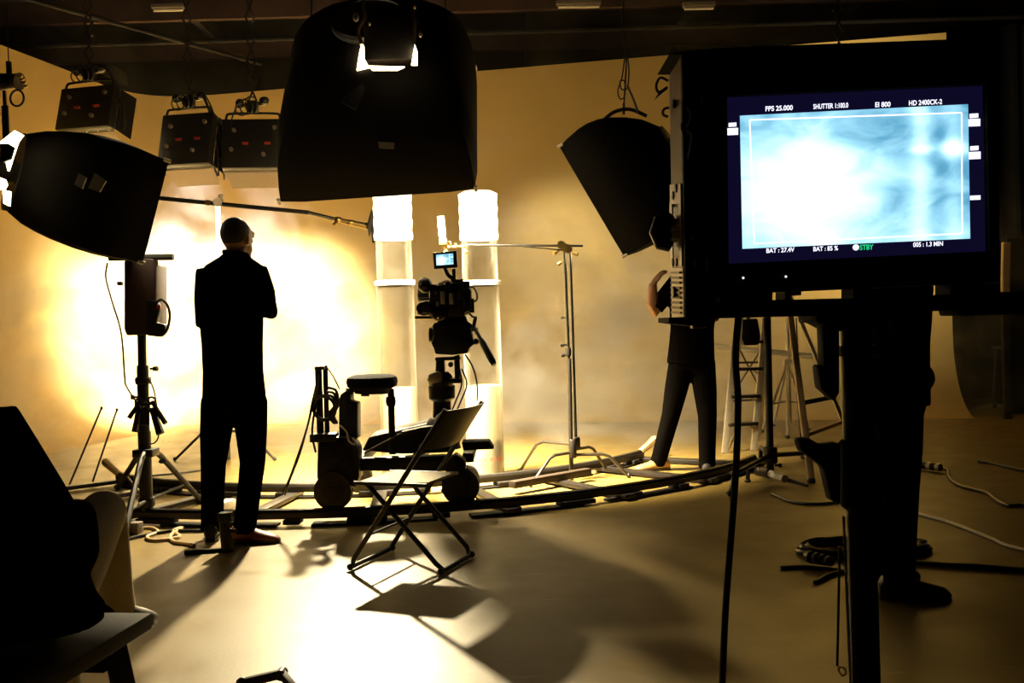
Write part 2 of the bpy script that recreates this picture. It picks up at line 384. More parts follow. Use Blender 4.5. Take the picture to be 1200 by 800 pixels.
# haze hanging in front of the backdrop
HY = 12.745
def haze():
    m = bpy.data.materials.new('studio_haze'); m.use_nodes = True; nt = m.node_tree; nt.nodes.clear(); L = nt.links.new
    tc = nt.nodes.new('ShaderNodeTexCoord')
    mp = nt.nodes.new('ShaderNodeMapping'); mp.inputs['Scale'].default_value = (1, 1, 1.25); L(tc.outputs['Object'], mp.inputs[0])
    nz = nt.nodes.new('ShaderNodeTexNoise'); nz.inputs['Scale'].default_value = 1.35; nz.inputs['Detail'].default_value = 6; nz.inputs['Distortion'].default_value = 1.2
    L(mp.outputs[0], nz.inputs['Vector'])
    mr = nt.nodes.new('ShaderNodeMapRange'); mr.inputs[1].default_value = 0.46; mr.inputs[2].default_value = 0.60; mr.inputs[3].default_value = 0.03; mr.inputs[4].default_value = 2.2
    L(nz.outputs['Fac'], mr.inputs[0])
    sp = nt.nodes.new('ShaderNodeSeparateXYZ'); L(tc.outputs['Object'], sp.inputs[0])
    out = mr.outputs[0]
    def fade(axis, a0, a1, v0, v1):
        nonlocal out
        q = nt.nodes.new('ShaderNodeMapRange'); q.interpolation_type = 'SMOOTHSTEP'
        for i, v in zip((1, 2, 3, 4), (a0, a1, v0, v1)): q.inputs[i].default_value = v
        L(sp.outputs[axis], q.inputs[0])
        a = nt.nodes.new('ShaderNodeMath'); a.operation = 'MULTIPLY'; L(out, a.inputs[0]); L(q.outputs[0], a.inputs[1]); out = a.outputs[0]
    fade(2, 1.35, 2.75, 1.0, 0.03)          # hangs low
    fade(0, 1.2, 4.6, 1.0, 0.10)          # thins out to the right
    fade(1, 8.5 - HY, 9.4 - HY, 0.0, 1.0)           # starts beyond the dolly track
    fade(1, 11.2 - HY, 12.4 - HY, 1.0, 0.2)
    c = nt.nodes.new('ShaderNodeMath'); c.operation = 'MULTIPLY'; L(out, c.inputs[0]); c.inputs[1].default_value = HAZE
    vs = nt.nodes.new('ShaderNodeVolumeScatter'); vs.inputs['Color'].default_value = (1, 0.97, 0.92, 1); vs.inputs['Anisotropy'].default_value = 0.3
    L(c.outputs[0], vs.inputs['Density'])
    o = nt.nodes.new('ShaderNodeOutputMaterial'); L(vs.outputs[0], o.inputs['Volume'])
    h = MB().box((0, HY, 2.9), (17.96, 8.39, 5.96)).build('studio_haze', m, smooth=False)
    tag(h, 'drifting warm smoke hanging in front of the curved backdrop', 'smoke', kind='stuff')
HY = 12.745
HAZE = 0.32
haze()
# ---------------------------------------------------------------- overhead rig
for k, (y, z) in enumerate([(10.6, 5.25), (12.4, 5.25), (14.2, 5.25)]):
    struct(MB().box((0, y, z), (17.8, 0.09, 0.28)).build('trim_%d' % (k + 1), M['redwood'], smooth=False), 'red brown ceiling joist running across the studio')
for k, x in enumerate((-6.5, -4.2, -1.9, 0.4, 2.7, 5.0)):
    struct(MB().box((x, 10.5, 5.55), (0.10, 12.8, 0.22)).build('trim_%d' % (k + 4), M['shell'], smooth=False), 'dark ceiling joist running away into the studio')
PIPES = [((-7, 9.8, 4.78), (7, 9.8, 4.78), 'long dark steel lighting pipe crossing above the hanging light banks'),
         ((-7, 7.4, 4.78), (7, 7.4, 4.78), 'long dark steel lighting pipe crossing above the right softbox'),
         ((-7, 11.9, 4.70), (7, 11.9, 4.70), 'dark steel lighting pipe near the top of the backdrop'),
         ((-7, 6.2, 4.78), (7, 6.2, 4.78), 'dark steel lighting pipe crossing above the big central softbox'),
         ((-5.6, 8.6, 4.60), (-3.1, 12.6, 4.60), 'slanting dark steel pipe above the left end of the backdrop')]
for a, b, lab in PIPES:
    tag(MB().cyl(a, b, 0.026, n=10).build('lighting_pipe', M['blackmatte']), lab, 'pipe', 'steel lighting pipes under the ceiling')
for x0, x1, y, d, lab in ((178, 216, 8, 11.4, 'dim white strip lamp under the ceiling at the upper left'), (652, 704, 4, 11.4, 'dim white strip lamp under the ceiling right of the big softbox'),
                          (800, 838, 6, 11.4, 'dim white strip lamp under the ceiling above the field monitor')):
    p, q = at(x0, y, d), at(x1, y - 1, d)
    t = thing('strip_lamp', lab, 'lamp', p, 0, 'switched off strip lamps under the ceiling')
    MB().bar(p, q, 0.09, 0.05).build('housing', M['grey'], t, bevel=0.008)
    MB().cyl(p + Vector((0.02, 0, -0.045)), q + Vector((-0.02, 0, -0.045)), 0.016, n=8).build('tube_bulb', M['white'], t)
    for e in (p, q): MB().cyl(e + Vector((0, 0, 0.02)), Vector((e.x, e.y, 5.45)), 0.006, n=6).build('hanger_wire', M['darksteel'], t)

# ---------------------------------------------------------------- light banks hanging in front of the backdrop, seen from behind
def bank(c, yaw, tilt, w, h, power, aim, label, cable, angle=49):
    """c centre; the lit side faces away from the viewer"""
    t = thing('light_bank', label, 'lamp', c, 0, 'light banks hanging over the backdrop')
    Rm = Matrix.Rotation(yaw, 3, 'Z') @ Matrix.Rotation(tilt, 3, 'X')
    T = lambda x, y, z: c + Rm @ Vector((x, y, z))
    MB().box(c, (w, 0.11, h), Rm).build('housing', M['black'], t, bevel=0.012)
    MB().box(T(0, 0.062, 0), (w * 0.94, 0.015, h * 0.92), Rm).build('reflector', M['white'], t)
    for k in range(4):
        x = (k - 1.5) * w * 0.21
        MB().cyl(T(x, 0.095, -h * 0.42), T(x, 0.095, h * 0.42), 0.016, n=8).build('tube_bulb', M['glow'], t)
    # barn doors: one hinged below (catches the light), one on each side
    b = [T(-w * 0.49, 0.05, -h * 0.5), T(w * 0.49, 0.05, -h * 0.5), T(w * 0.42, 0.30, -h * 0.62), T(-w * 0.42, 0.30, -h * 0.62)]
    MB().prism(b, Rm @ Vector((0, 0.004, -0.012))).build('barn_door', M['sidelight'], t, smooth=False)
    for sx in (-1, 1):
        b = [T(sx * w * 0.5, 0.05, -h * 0.48), T(sx * w * 0.5, 0.05, h * 0.48), T(sx * w * 0.54, 0.26, h * 0.5), T(sx * w * 0.54, 0.26, -h * 0.5)]
        MB().prism(b, Rm @ Vector((sx * 0.01, 0, 0))).build('barn_door', M['blackmatte'], t, smooth=False)
    # back details
    for px_, pz_ in ((-0.12, -0.02), (0.24, -0.02)):
        MB().box(T(px_ * w, -0.066, pz_ * h), (0.06, 0.03, 0.022), Rm).build('red_plug', M['red'], t, bevel=0.004, label='red plug on the black back')
    for px_, pz_ in ((-0.34, -0.14), (-0.3, 0.25), (0.18, -0.25), (0.36, 0.3)):
        MB().cyl(T(px_ * w, -0.055, pz_ * h), T(px_ * w, -0.085, pz_ * h), 0.02, n=12).build('knob', M['grey'], t)
    # tubular handle over the top
    k = h * 0.5
    MB().tube(curve_pts([T(-w * 0.44, -0.03, k - 0.03), T(-w * 0.43, -0.03, k + 0.045), T(-w * 0.36, -0.03, k + 0.065), T(0, -0.03, k + 0.07), T(w * 0.36, -0.03, k + 0.065), T(w * 0.43, -0.03, k + 0.045), T(w * 0.44, -0.03, k - 0.03)], 4), 0.013).build('handle', M['darksteel'], t)
    # clamp, folding hanger and pipe hook
    top = T(0, -0.03, k + 0.07)
    MB().box(top + Vector((0, 0, 0.06)), (0.10, 0.08, 0.12)).cyl(top + Vector((-0.14, 0, 0.08)), top + Vector((0.14, 0, 0.1)), 0.022).ell(top + Vector((-0.13, 0, 0.1)), (0.045, 0.04, 0.05)).ell(top + Vector((0.12, -0.02, 0.12)), (0.05, 0.04, 0.04)).build('clamp', M['darksteel'], t)
    z0, z1 = top.z + 0.12, 4.76; n = 6; mb = MB()
    for i in range(n):
        za, zb = z0 + (z1 - z0) * i / n, z0 + (z1 - z0) * (i + 1) / n
        for sgn in (-1, 1):
            mb.bar((top.x - 0.045 * sgn, top.y + 0.012 * sgn, za), (top.x + 0.045 * sgn, top.y + 0.012 * sgn, zb), 0.018, 0.006, (0, 1, 0))
    mb.build('folding_hanger', M['darksteel'], t)
    MB().torus((top.x, top.y, 4.78), (1, 0, 0), 0.036, 0.012, 16, 6).build('pipe_hook', M['darksteel'], t)
    for j, (dx, drop, back) in enumerate(cable):
        p = [top + Vector((0.02 * j, -0.02, 0.16)), top + Vector((dx * 0.6, -0.05, 0.10)), top + Vector((dx, -0.08, -drop * 0.4)), top + Vector((dx + 0.02 * j, -0.09, -drop)), top + Vector((dx * 0.8 + back, -0.05, -drop * 0.75))]
        MB().tube(curve_pts(p, 5), 0.008, 6).build('cable', M['rubber'], t)
    for j in range(3):
        MB().torus(top + Vector((-0.10 + 0.05 * j, -0.06, 0.03 + 0.02 * j)), (0.3 * j, 1, 0.2), 0.06 + 0.012 * j, 0.007, 18, 6).build('coiled_cable', M['rubber'], t)
    pos = T(0, 0.35, 0)
    spot('bank_light', pos, aim, power, angle, 1.0, 0.2, PALE if angle < 90 else WARM)
    return t
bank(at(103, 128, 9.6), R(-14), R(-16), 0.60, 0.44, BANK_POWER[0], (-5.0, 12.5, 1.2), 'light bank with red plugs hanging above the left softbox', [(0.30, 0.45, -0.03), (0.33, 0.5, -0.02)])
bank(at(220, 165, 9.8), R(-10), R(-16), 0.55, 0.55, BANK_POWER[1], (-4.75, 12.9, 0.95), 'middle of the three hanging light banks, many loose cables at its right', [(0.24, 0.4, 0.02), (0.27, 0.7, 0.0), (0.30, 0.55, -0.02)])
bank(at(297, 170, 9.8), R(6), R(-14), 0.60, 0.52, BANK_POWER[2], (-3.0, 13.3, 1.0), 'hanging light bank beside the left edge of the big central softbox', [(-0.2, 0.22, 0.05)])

bank(at(985, 140, 9.6), R(-22), R(-6), 0.60, 0.50, BANK_POWER[3], (4.1, 11.9, 2.85), 'added unseen light bank brightening the right wall, behind the field monitor', [(-0.2, 0.22, 0.05)], 110)  # added bank, out of sight, washes the right end of the backdrop
bank(at(492, 95, 10.4), R(-10), R(4), 0.60, 0.50, BANK_POWER[4], (1.2, 12.3, 1.2), 'added unseen light bank filling wall and haze, behind the huge central softbox', [(-0.2, 0.22, 0.05)], 62)  # added bank, out of sight, lights the haze and wall right of centre

def yoke_lamp():
    c = at(8, 98, 7.2)
    t = thing('hanging_lamp', 'small dark lamp with lit knobs cut off by the left picture edge', 'lamp', c)
    MB().cyl(c + Vector((-0.28, 0, 0.0)), c + Vector((0.05, 0, 0.02)), 0.075, 0.055).build('housing', M['black'], t)
    MB().cyl(c + Vector((0.05, 0, 0.02)), c + Vector((0.10, -0.01, 0.01)), 0.05, 0.065).build('lens_rim', M['darksteel'], t)
    for k in range(4): MB().ell(c + Vector((0.13 + 0.012 * k, -0.06, 0.035 - 0.024 * k)), (0.022, 0.014, 0.010), nu=8, nv=6).build('knob', M['brass'], t)
    MB().torus(at(20, 115, 7.15), (0.25, 1, 0), 0.058, 0.008, 20, 6).build('cable_loop', M['rubber'], t)
    MB().cyl(c + Vector((0.02, 0, 0.05)), c + Vector((0.02, 0, 0.16)), 0.02).build('spigot', M['darksteel'], t)
    MB().cyl(c + Vector((0.02, 0, 0.15)), Vector((c.x + 0.02, c.y, 4.78)), 0.004, n=6).build('hanger_wire', M['darksteel'], t)
    MB().bar(c + Vector((-0.02, 0, -0.16)), c + Vector((-0.02, 0, -0.52)), 0.045, 0.02, (0, 1, 0)).build('drop_bar', M['black'], t)
    MB().bar(c + Vector((-0.02, 0, -0.05)), c + Vector((-0.02, 0, -0.17)), 0.02, 0.02, (0, 1, 0)).build('hinge', M['darksteel'], t)
yoke_lamp()

# ---------------------------------------------------------------- softboxes
def softshell(open_c, X, Y, N, hw, hh, depth, back_r, back_shift, bulge=1.0, th=0.006, p_open=26.0, flare=0.0):
    """Fabric cone from the rectangular opening (facing N) back to the lamp ring. Returns mesh builder and ring centre."""
    n = 40; rings = []
    back_c = open_c - N * depth + back_shift
    for i in range(9):
        t = i / 8; k = (1 - t ** (2.4 * bulge)) ** 0.62 if t < 1 else 0.0
        k *= 1 + flare * math.sin(math.pi * t)
        p = 2 + (p_open - 2) * (1 - t) ** 1.5; ring = []
        for j in range(n):
            a = 2 * math.pi * j / n; ca, sa = math.cos(a), math.sin(a)
            m = (abs(ca) ** p + abs(sa) ** p) ** (-1 / p)
            ring.append(open_c.lerp(back_c, t) + X * ca * m * (back_r + (hw - back_r) * k) + Y * sa * m * (back_r + (hh - back_r) * k))
        rings.append(ring)
    inner = [[open_c.lerp(back_c, i / 8) + (p - open_c.lerp(back_c, i / 8)) * 0.985 for p in r] for i, r in enumerate(rings)]
    mb = MB(); mb.ring_loft(rings[::-1] + inner, caps=False)
    return mb, back_c

def softbox(name, label, open_c, X, N, hw, hh, depth, back_r, shift, silk, bulge=1.0, inset=0.004, flare=0.0):
    N = N.normalized(); X = (X - N * X.dot(N)).normalized(); Y = N.cross(X).normalized()
    t = thing(name, label, 'softbox', open_c)
    mb, bc = softshell(open_c, X, Y, N, hw, hh, depth, back_r, shift, bulge, flare=flare)
    mb.build('fabric_shell', M['fabric'], t)
    p = open_c - N * inset
    MB().prism([p + X * a * hw * 0.95 + Y * b * hh * 0.95 for a, b in ((-1, -1), (1, -1), (1, 1), (-1, 1))], -N * 0.004).build('front_silk', silk, t, smooth=False, label='glowing white front diffuser')
    for a, b in ((-1, -1), (1, -1), (1, 1), (-1, 1)):
        e = open_c + X * a * hw * 0.985 + Y * b * hh * 0.985
        MB().tube([e + N * 0.012, e - N * 0.03], 0.012, 8).build('corner_pocket', M['white'], t)
    ax = (bc - open_c).normalized()
    MB().lathe([(back_r * 0.97, -0.02), (back_r * 1.0, 0.0), (back_r * 1.0, 0.02), (back_r * 0.6, 0.03)], bc, ax).build('speed_ring', M['black'], t)
    return t, X, Y, N, bc, ax

# large box in the middle, its black back towards the viewer
oc = at(448, 155, 6.75)
cb, X, Y, N, bc, ax = softbox('overhead_softbox', 'huge black softbox hanging over the two clear tubes, light leaking at its lamp', oc, Vector((1, 0, 0)), Vector((0.05, 0.78, -0.60)), 0.655, 0.62, 0.60, 0.24, Vector((0.04, -0.1, 0.22)), M['silk_center'], 1.0)
area('center_box_light', oc + N * 0.16, (0.14, 0.42, -0.90), 0.75, 0.7, CENTER_BOX_POWER, 83.5)
lc = at(458, 44, 5.95)
MB().box(lc, (0.30, 0.22, 0.33)).build('lamp_housing', M['black'], cb, bevel=0.015)
MB().box(lc + Vector((-0.01, 0.20, -0.02)), (0.36, 0.12, 0.36)).build('lamp_reflector', M['blackmatte'], cb, bevel=0.01)
g = M['glow']
MB().slab([(418, 82), (421, 62), (424, 50), (428, 56), (434, 48), (436, 78)], 5.98, 0.02).build('lamp_leak', g, cb, smooth=False, label='lit gap beside the lamp housing')
MB().slab([(432, 77), (474, 78), (466, 82), (436, 82)], 5.80, 0.015).build('lamp_leak', g, cb, smooth=False, label='lit gap under the lamp housing')
MB().slab([(482, 76), (486, 52), (489, 60), (489, 76)], 5.80, 0.015).build('lamp_leak', g, cb, smooth=False, label='narrow lit gap at the lamp housing edge')
MB().tube(curve_pts([at(424, 52, 5.8), at(420, 36, 5.8), at(428, 20, 5.8), at(426, 0, 5.8), at(430, -60, 5.8)], 4), 0.012, 6).build('flag_edge', M['brass'], cb)
for x, y, w in ((417, 20, 0.03), (486, 8, 0.014), (493, 40, 0.02), (433, 28, 0.012)):
    MB().ell(at(x, y, 5.75), (w * 0.6, 0.012, w), nu=8, nv=6).build('clamp_knob', M['sidelight'], cb)
MB().slab([(398, 118), (404, 112), (424, 98), (428, 104), (416, 128)], 5.95, 0.03).build('corner_flap', M['black'], cb, smooth=False)
MB().slab([(443, 166), (462, 167), (461, 174), (444, 173)], 6.12, 0.02).build('label_patch', M['grey'], cb, smooth=False)
MB().slab([(368, 94), (372, 94), (371, 108), (368, 108)], 6.2, 0.02).build('label_patch', M['grey'], cb, smooth=False)
for x in (-0.16, 0.16):
    MB().cyl(lc + Vector((x, 0, 0.1)), Vector((lc.x + x, 6.2, 4.745)), 0.014, n=8).build('hanger_rod', M['darksteel'], cb)
MB().cyl(oc + Vector((-0.5, 0.1, 0.55)), Vector((oc.x - 0.5, 7.4, 4.75)), 0.006, n=6).build('hanger_wire', M['darksteel'], cb)
MB().cyl(oc + Vector((0.45, 0.1, 0.55)), Vector((oc.x + 0.45, 7.4, 4.75)), 0.006, n=6).build('hanger_wire', M['darksteel'], cb)

# left box on the heavy stand: opening turned away to the right
e0, e1 = at(186, 190, 5.75), at(156, 303, 5.75)
oc = (e0 + e1) / 2 + Vector((0, 0.42, 0)); edge = (e1 - e0).normalized()
N = edge.cross(Vector((0.0, 1, 0))); N = -N if N.x < 0 else N
oc = oc - N * 0.19; N = (N + Vector((0, 0.62, 0)))
lb, X, Y, N, bc, ax = softbox('left_softbox', 'black softbox at upper left tilted down over the heavy light stand', oc, edge, N, 0.315, 0.44, 0.69, 0.235, Vector((0, -0.06, 0.02)), M['silk_left'], 1.3, flare=0.36)
c2 = bc + ax * 0.16
MB().cyl(bc + ax * 0.02, bc + ax * 0.16, 0.06, 0.055).build('lamp_housing', M['blackmatte'], lb)
for pl in ([(0, 166), (8, 160), (17, 153), (26, 158), (20, 166), (14, 184), (9, 200), (6, 186), (0, 180)], [(0, 208), (5, 210), (7, 216), (4, 222), (0, 222)], [(3, 222), (11, 224), (10, 241), (4, 238)]):
    MB().slab(pl, 5.30, 0.02).build('lamp_leak', M['glow'], lb, smooth=False, label='lit gap around the lamp at the back of the box')
MB().slab([(0, 168), (9, 168), (16, 172), (12, 186), (4, 190), (0, 188)], 5.26, 0.02).build('lamp_flag', M['black'], lb, smooth=False)
for x, y, sx in ((93, 212, 1), (112, 216, 1.5)):
    d = 5.38
    MB().slab([(x - 6 * sx, y + 4), (x - 1, y - 9 * sx), (x + 8 * sx, y - 4), (x + 3 * sx, y + 9)], d, 0.015).build('label_patch', M['grey'], lb, smooth=False)

# right box hung on a cable
e0, e1 = at(668, 164, 7.2), at(743, 290, 7.2)
oc = (e0 + e1) / 2 + Vector((0.03, 0.40, 0)); edge = (e1 - e0).normalized()
N = edge.cross(Vector((0.0, 1, 0))); N = -N if N.x > 0 else N
N = N + Vector((0, 0.3, 0))
rb, X, Y, N, bc, ax = softbox('right_softbox', 'black softbox hanging on a cable left of the field monitor', oc, edge, N, 0.475, 0.43, 0.62, 0.22, Vector((0.02, -0.05, 0.03)), M['silk_right'], 0.9, flare=0.22)
MB().cyl(bc + ax * 0.02, bc + ax * 0.34, 0.11, 0.09).build('lamp_housing', M['black'], rb)
MB().slab([(736, 287), (739, 289), (764, 272), (768, 275), (740, 295)], 7.3, 0.02).build('corner_flap', M['white'], rb, smooth=False, label='pale lit silk corner')
hk = at(732, 133, 7.5)
MB().tube(curve_pts([at(708, 140, 7.5), at(720, 131, 7.5), at(738, 128, 7.5), at(758, 136, 7.5)], 4), 0.014, 8).build('top_bracket', M['black'], rb)
MB().cyl(at(731, 134, 7.5), at(731, 121, 7.5), 0.010, n=8).build('spigot', M['black'], rb)
MB().tube(curve_pts([at(731, 124, 7.5), at(734, 66, 7.5), at(730, 30, 7.5), at(733, -60, 7.5)], 4), 0.007, 6).build('hanger_cable', M['rubber'], rb)
MB().tube(curve_pts([at(733, 60, 7.5), at(729, 90, 7.5), at(724, 106, 7.5), at(727, 116, 7.5), at(732, 112, 7.5), at(732, 96, 7.5), at(727, 95, 7.5), at(728, 104, 7.5), at(735, 103, 7.5), at(737, 84, 7.5), at(735, 64, 7.5)], 6), 0.006, 6).build('looped_cable', M['rubber'], rb)
MB().tube(curve_pts([at(735, 100, 7.48), at(742, 116, 7.48), at(748, 132, 7.48)], 5), 0.009, 6).build('power_cable', M['rubber'], rb)

# key lamp hidden behind the big softbox
def key_lamp():
    c = KEY_POS; d = (KEY_AIM - c).normalized()
    t = thing('key_lamp', 'bright lamp hanging hidden behind the huge central softbox', 'lamp', c)
    MB().cyl(c - d * 0.42, c - d * 0.12, 0.17, 0.19, 24).build('housing', M['black'], t)
    MB().lathe([(0.19, 0), (0.205, 0.02), (0.205, 0.05), (0.185, 0.06)], c - d * 0.14, d).build('lens_rim', M['darksteel'], t)
    MB().cyl(c - d * 0.118, c - d * 0.112, 0.17, 0.17, 24).build('lens', M['glow'], t)
    MB().tube(curve_pts([c - d * 0.3 + Vector((-0.24, 0, 0)), c - d * 0.3 + Vector((-0.23, 0, 0.25)), c - d * 0.3 + Vector((0, 0, 0.32)), c - d * 0.3 + Vector((0.23, 0, 0.25)), c - d * 0.3 + Vector((0.24, 0, 0))], 5), 0.014, 8).build('yoke', M['darksteel'], t)
    MB().cyl(c - d * 0.3 + Vector((0, 0, 0.3)), Vector((c.x, (c - d * 0.3).y, 5.46)), 0.02, n=10).build('drop_pole', M['darksteel'], t)
key_lamp()

# ---------------------------------------------------------------- the two clear tubes with glowing drums
def clear_tube(px, label, texts):
    d = 7.62; rad = 0.145
    b = at(px, 400, d); x, y = b.x, b.y
    t = thing('clear_tube', label, 'tube', (x, y, 0), 0, 'clear tubes with glowing drums')
    z_ring = at(px, 332, d).z; z_b = at(px, 281, d).z; z_t = at(px, 228, d).z
    def shell(z0, z1, r=rad, th=0.006):
        return MB().lathe([(r, z0), (r, z1), (r - th, z1), (r - th, z0), (r, z0)], (x, y, 0), n=40, caps=False)
    shell(0.0, z_ring).build('lower_tube', M['acrylic'], t)
    shell(z_ring, z_t, rad - 0.008).build('upper_tube', M['acrylic'], t)
    shell(0.0, 0.72, rad - 0.012).build('liner', M['frost'], t)
    shell(0.0, 0.30, rad - 0.02).build('white_foot', M['ring'], t, label='pale foot section')
    MB().lathe([(rad + 0.004, z_ring - 0.02), (rad + 0.012, z_ring - 0.014), (rad + 0.012, z_ring + 0.014), (rad + 0.004, z_ring + 0.02), (rad - 0.008, z_ring + 0.02), (rad - 0.008, z_ring - 0.02)], (x, y, 0), n=40).build('joint_ring', M['ring'], t)
    prof = []; n = 10
    for i in range(n + 1):
        z = z_b + (z_t - z_b) * i / n
        prof.append((rad + 0.004 + 0.004 * math.sin(i * 2.1) , z))
    prof = [(rad - 0.03, z_b)] + prof + [(rad - 0.03, z_t + 0.02)]
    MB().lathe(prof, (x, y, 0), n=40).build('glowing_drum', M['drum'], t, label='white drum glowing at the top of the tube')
    for body, fx, fy, w, h in texts:
        # lettering follows the curved front as short straight runs
        o = at(fx, fy, y - rad - 0.004)
        for k, ch in enumerate(body):
            if ch == ' ': continue
            u = (fx - px + (k + 0.5) * w / len(body)) / 151.0
            u = max(-rad * 0.96, min(rad * 0.96, u)); a = math.asin(u / rad)
            pos = Vector((x + (rad + 0.003) * math.sin(a), y - (rad + 0.003) * math.cos(a), o.z))
            text('red_letter', ch, pos - Vector((math.cos(a), math.sin(a), 0)) * (w / len(body) / 151 * 0.42), (math.cos(a), math.sin(a), 0), (0, 0, 1), w / len(body) / 151 * (0.84 if ch not in '!i' else 0.3), h / 151, M['redink'], t)
    return t
clear_tube(465, 'clear acrylic tube with a glowing drum, rising behind the dolly seat', [])
clear_tube(565, 'clear acrylic tube with red lettering at its foot, just right of the camera', [('Bitte nicht', 550, 542, 38, 4.2), ('! betreten !', 559, 563, 32, 3.6)])
# ---------------------------------------------------------------- helper for stands
def knob(mb, p, d, r=0.016, l=0.05):
    d = Vector(d).normalized(); p = Vector(p)
    mb.cyl(p, p + d * l * 0.6, r * 0.5, n=8); mb.cyl(p + d * l * 0.5, p + d * l, r, n=10); return mb

# heavy stand on the left
def heavy_stand():
    d = 6.05; foot = fl(172, 613)
    t = thing('heavy_stand', 'heavy tripod light stand with hanging clamps left of the standing man', 'stand', (foot.x, foot.y, 0))
    P = lambda px, py, dd=0.0: at(px, py, foot.y + dd)
    MB().cyl(P(172, 600), P(169, 505), 0.040, n=14).build('lower_column', M['black'], t)
    MB().cyl(P(169, 512), P(167, 428), 0.036, n=14).build('middle_column', M['black'], t)
    MB().cyl(P(167, 440), P(166, 388), 0.027, n=14).build('upper_column', M['black'], t)
    MB().lathe([(0.045, 0), (0.05, 0.01), (0.05, 0.035), (0.045, 0.045)], P(168, 450), (0, 0, 1)).build('collar', M['black'], t)
    MB().box(P(171, 530), (0.13, 0.13, 0.05)).build('leg_crown', M['black'], t, bevel=0.008)
    MB().lathe([(0.044, -0.03), (0.05, -0.02), (0.05, 0.02), (0.044, 0.03)], P(172, 588), (0, 0, 1)).build('lower_collar', M['darksteel'], t)
    hub = P(171, 530); low = P(172, 586)
    for q in (fl(143, 642), fl(236, 590), fl(138, 574)):
        dirv = (q - Vector((hub.x, hub.y, 0))).normalized()
        a = hub + Vector((dirv.x, dirv.y, 0)).normalized() * 0.07
        MB().tube([a, a.lerp(q, 0.15) + Vector((0, 0, 0.03)), q + Vector((0, 0, 0.02))], 0.019, 8).build('leg', M['black'], t)
        MB().cyl(low, a.lerp(q, 0.62), 0.010, n=8).build('brace', M['black'], t)
        MB().ell(q + Vector((0, 0, 0.025)), (0.03, 0.03, 0.025), nu=10, nv=6).build('rubber_foot', M['rubber'], t)
    mb = MB(); knob(mb, P(187, 541), (0.6, -0.6, 0.2)); knob(mb, P(163, 465), (-1, -0.3, 0)); knob(mb, P(176, 432), (1, -0.2, 0)); mb.build('lock_knob', M['black'], t)
    # winding box at the top
    B = MB().slab([(145, 306), (149, 302), (178, 303), (183, 310), (183, 388), (180, 392), (148, 393), (145, 386)], foot.y - 0.10, 0.20)
    B.build('winding_box', M['redwood'], t, bevel=0.01)
    MB().cyl(P(128, 302, 0.0), P(203, 301, 0.0), 0.020, n=12).build('cross_bar', M['black'], t)
    MB().ell(P(157, 298, 0.0), (0.04, 0.03, 0.028), nu=10, nv=8).build('bar_knob', M['black'], t)
    MB().box(P(141, 332), (0.03, 0.04, 0.025)).build('side_latch', M['black'], t, bevel=0.004)
    MB().tube(curve_pts([P(182, 356, -0.12), P(189, 351, -0.12), P(196, 357, -0.12), P(199, 370, -0.12), P(196, 386, -0.12), P(190, 393, -0.12)], 5), 0.009, 8).build('crank_handle', M['black'], t)
    MB().slab([(172, 352), (184, 352), (187, 362), (183, 378), (193, 380), (194, 388), (188, 395), (172, 393)], foot.y - 0.13, 0.05).build('crank_gear', M['black'], t, bevel=0.006)
    MB().box(P(186, 360, -0.14), (0.022, 0.02, 0.03)).build('red_button', M['red'], t, bevel=0.004)
    # spring clamps clipped round the column
    for k, (x0, y0, x1, y1, r) in enumerate(((163, 472, 151, 490, .016), (163, 476, 158, 506, .022), (178, 470, 194, 496, .017), (178, 478, 188, 508, .027), (171, 478, 170, 498, .03))):
        c = MB().cyl(P(x0, y0, -0.06), P(x1, y1, -0.09), r * 0.75, r, 8)
        c.torus(P(x0, y0 - 1, -0.05), (0, 1, 0.2), 0.022, 0.008, 12, 6)
        s = c.build('spring_clamp', M['black'], None)
        tag(s, ['slim spring clamp pointing down left on the heavy stand', 'thicker spring clamp hanging left of the column of the heavy stand', 'slim spring clamp pointing down right on the heavy stand',
                'fat spring clamp hanging lowest right on the heavy stand', 'middle spring clamp hanging flat on the column of the heavy stand'][k], 'clamp', 'spring clamps on the heavy stand')
    tag(MB().tube(curve_pts([P(126, 308), P(124, 325, -.02), P(131, 352, -.02), P(142, 390, -.02), P(146, 440, -.02), P(148, 452, -.02), P(158, 468, -.03), P(163, 476, -.03)], 6), 0.006, 6).build('softbox_cable', M['rubber']), 'thin dark cable hanging from the left softbox to the heavy stand', 'cable')
    tag(MB().tube(curve_pts([P(174, 442, -.05), P(180, 456, -.06), P(184, 478, -.07), P(186, 508, -.07), P(182, 518, -.06), P(176, 520, -.05)], 6), 0.005, 6).build('stand_cable', M['rubber']), 'short cable looping down the column of the heavy stand', 'cable')
heavy_stand()

# two thin rods standing up left of the heavy stand
for (x0, y0), (x1, y1), lab in (((119, 478), (80, 571), 'thin dark rod leaning nearest the seated person'), ((137, 480), (107, 569), 'thin dark rod leaning close to the heavy light stand')):
    q = fl(x1, y1); p = at(x0, y0, q.y + 0.25)
    t = thing('leaning_rod', lab, 'rod', (q.x, q.y, 0), 0, 'thin rods leaning at the left')
    MB().cyl(q, p, 0.008, n=8).build('shaft', M['darksteel'], t)
    MB().ell(p, (0.012, 0.012, 0.016), nu=8, nv=6).build('tip', M['darksteel'], t)
    MB().lathe([(0.05, 0.0), (0.05, 0.012), (0.02, 0.02)], (q.x, q.y, 0)).build('foot_plate', M['darksteel'], t)

